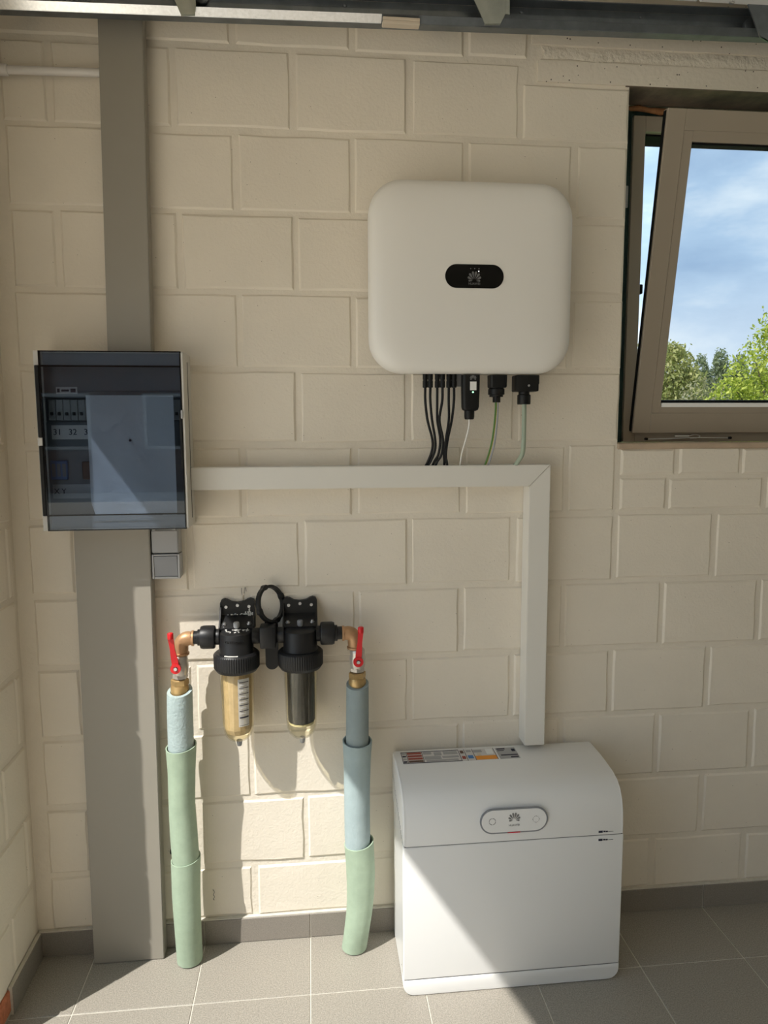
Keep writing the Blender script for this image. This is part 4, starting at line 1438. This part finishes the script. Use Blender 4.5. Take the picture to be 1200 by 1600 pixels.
sleeve('pipe_insulation', 'grey blue smooth foam sleeve, top of the right pipe in shade', m_foamgrey, [(0.2970, -0.0771, 0.7886), (0.2960, -0.0776, 0.7036), (0.2949, -0.0772, 0.6167)], [.0305, .0312, .0315], cut=(.05, .28))
sleeve('pipe_insulation', 'light blue foam sleeve in the middle of the right pipe', m_foamblue2, [(0.2952, -0.0770, 0.6265), (0.2941, -0.0771, 0.5654), (0.2927, -0.0768, 0.4670), (0.2931, -0.0766, 0.3687), (0.2940, -0.0769, 0.2951)], [.0405, .0372, .0355, .0355, .0352], .0035, cut=(-.02, .12))
sleeve('pipe_insulation', 'green foam sleeve at the foot of the right pipe', m_foamgreen, [(0.2975, -0.0763, 0.3294), (0.3019, -0.0751, 0.2314), (0.2993, -0.0737, 0.1433), (0.2913, -0.0734, 0.0749), (0.2826, -0.0640, 0.0040)], [.0410, .0400, .0375, .0360, .0360], .0035, cut=(.16, .05))

# ------------------------------------------------------------------ garage door track at the top
t = thing('door_track', 'galvanised horizontal garage door track along the top of the wall', 'track', (.4, -.085, 2.46))


def rail(prof, x0, x1):
    return B().prism([(x0, y, z) for y, z in prof], (x1 - x0, 0, 0))


def slope(bb):
    for v in bb.bm.verts:
        v.co.z += (v.co.x - .37) * .0165
    return bb


TB = 2.4520
obj('web', slope(rail([(-.086, TB + .002), (-.084, TB + .002), (-.084, TB + .062), (-.086, TB + .062)], -.59, 2.6).box((-.59, -.0885, TB + .030), (2.6, -.086, TB + .046), bev=.001, seg=1)), m_galv, t)
obj('lower_flange', slope(rail([(-.086, TB), (-.112, TB), (-.112, TB + .0022), (-.086, TB + .0022)], -.59, 2.6)), m_galv, t)
obj('front_lip', slope(rail([(-.110, TB - .0005), (-.1245, TB + .0140), (-.1230, TB + .0155), (-.110, TB + .0022)], -.59, 2.6)), m_galv, t)
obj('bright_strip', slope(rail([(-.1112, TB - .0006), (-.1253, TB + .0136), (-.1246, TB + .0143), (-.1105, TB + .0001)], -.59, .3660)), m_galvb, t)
obj('upper_flange', slope(rail([(-.086, TB + .0622), (-.118, TB + .0622), (-.118, TB + .0645), (-.086, TB + .0645)], -.59, 2.6)), m_galv, t)
for x in (.28, .72, 1.03):
    obj('rivet', slope(B().lathe((x, -.086, TB + .050), [(.005, 0), (.004, -.003), (.001, -.004)], 'y', 10)), m_galv, t)
for x in (-.5, .5, 1.4):
    obj('wall_fixing', slope(B().box((x, -.084, TB + .050), (x + .04, -.003, TB + .060))), m_galv, t)
tag(obj('track_clip', B().box((.3675, -.1300, TB - .0090), (.4575, -.1085, TB - .0010), bev=.0015, seg=1).box((.3675, -.1310, TB - .0012), (.4575, -.1245, TB + .006), bev=.001, seg=1), m_clip), 'small beige plastic clip under the lip of the door track', 'clip')


def strap(label, xt, xtip, ztip, wdt, lean):
    t = thing('track_bracket', label, 'bracket', (xtip, -.13, ztip), 'zinc brackets holding the door track')
    b = B()
    # folded strap: slanting blade from above and in front, bent under the lip
    b.prism([(xt, -.130, 2.66), (xt + wdt, -.130, 2.66), (xtip + wdt * .5, -.1305, ztip + .004), (xtip, -.1305, ztip + .002)], (0, -.003, 0))
    b.prism([(xtip, -.1305, ztip + .002), (xtip + wdt * .5, -.1305, ztip + .004), (xtip + wdt * .5, -.1265, ztip + .006), (xtip, -.1265, ztip + .004)], (0, 0, -.002))
    obj('strap', b, m_zinc, t)
    b = B()
    b.prism([(xtip + wdt * .5, -.129, ztip + .003), (xtip + wdt * .5 + lean, -.129, ztip + .03), (xtip + wdt * .5 + lean, -.129, 2.66), (xt + wdt, -.129, 2.66)], (0, .002, 0))
    b.box((xtip + wdt * .5 + lean, -.1300, 2.478), (xtip + wdt * .5 + lean + .010, -.1265, 2.66))
    obj('stiffener', b, m_zinc, t)
    return t


strap('zinc bracket on the door track above the left grey duct', -.200, -.104, 2.4330, .062, .003)
t_ = strap('zinc bracket on the door track above the inverter', .510, .616, 2.4500, .076, .014)
tb_ = thing('track_roller', 'steel roller in the door track beside the left bracket', 'roller', (-.063, -.09, 2.497))
obj('wheel', B().lathe((-.062, -.088, 2.4965), [(.016, 0), (.018, -.003), (.018, -.011), (.016, -.013)], 'y', 20), m_galv, tb_, smooth=40)
obj('hub', B().lathe((-.062, -.101, 2.4965), [(.006, 0), (.006, -.005)], 'y', 10), m_steel, tb_)
t = thing('hinge_bracket', 'large dark zinc corner bracket with bolts at the top right', 'bracket', (1.31, -.13, 2.45))
b = B().prism([(1.225, -.130, 2.66), (1.50, -.130, 2.66), (1.50, -.130, 2.462), (1.350, -.130, 2.445), (1.325, -.130, 2.456)], (0, -.004, 0))
b.prism([(1.325, -.134, 2.456), (1.350, -.134, 2.445), (1.50, -.134, 2.462), (1.50, -.1265, 2.470), (1.35, -.1265, 2.452), (1.328, -.1265, 2.462)], (0, 0, .003))
obj('plate', b, m_galv, t)
obj('bolt', B().lathe((1.243, -.134, 2.535), [(.008, 0), (.008, -.006), (.005, -.007), (.005, -.011)], 'y', 8), m_steel, t)
obj('bolt', B().lathe((1.352, -.134, 2.465), [(.007, 0), (.007, -.005), (.004, -.009)], 'y', 8), m_steel, t)
obj('roller', B().lathe((1.322, -.088, 2.500), [(.018, 0), (.021, -.003), (.021, -.014), (.018, -.016)], 'y', 20), m_galv, t, smooth=40)
t = thing('sectional_door', 'white sectional garage door parked open under the ceiling', 'garage door', (1.5, -1.5, 2.53))
for k_ in range(5):
    x0 = .62 + k_ * .54
    obj('panel', B().box((x0, -2.85, 2.532), (min(x0 + .535, 3.3), -.128, 2.572), bev=.003, seg=1), m_panel, t)
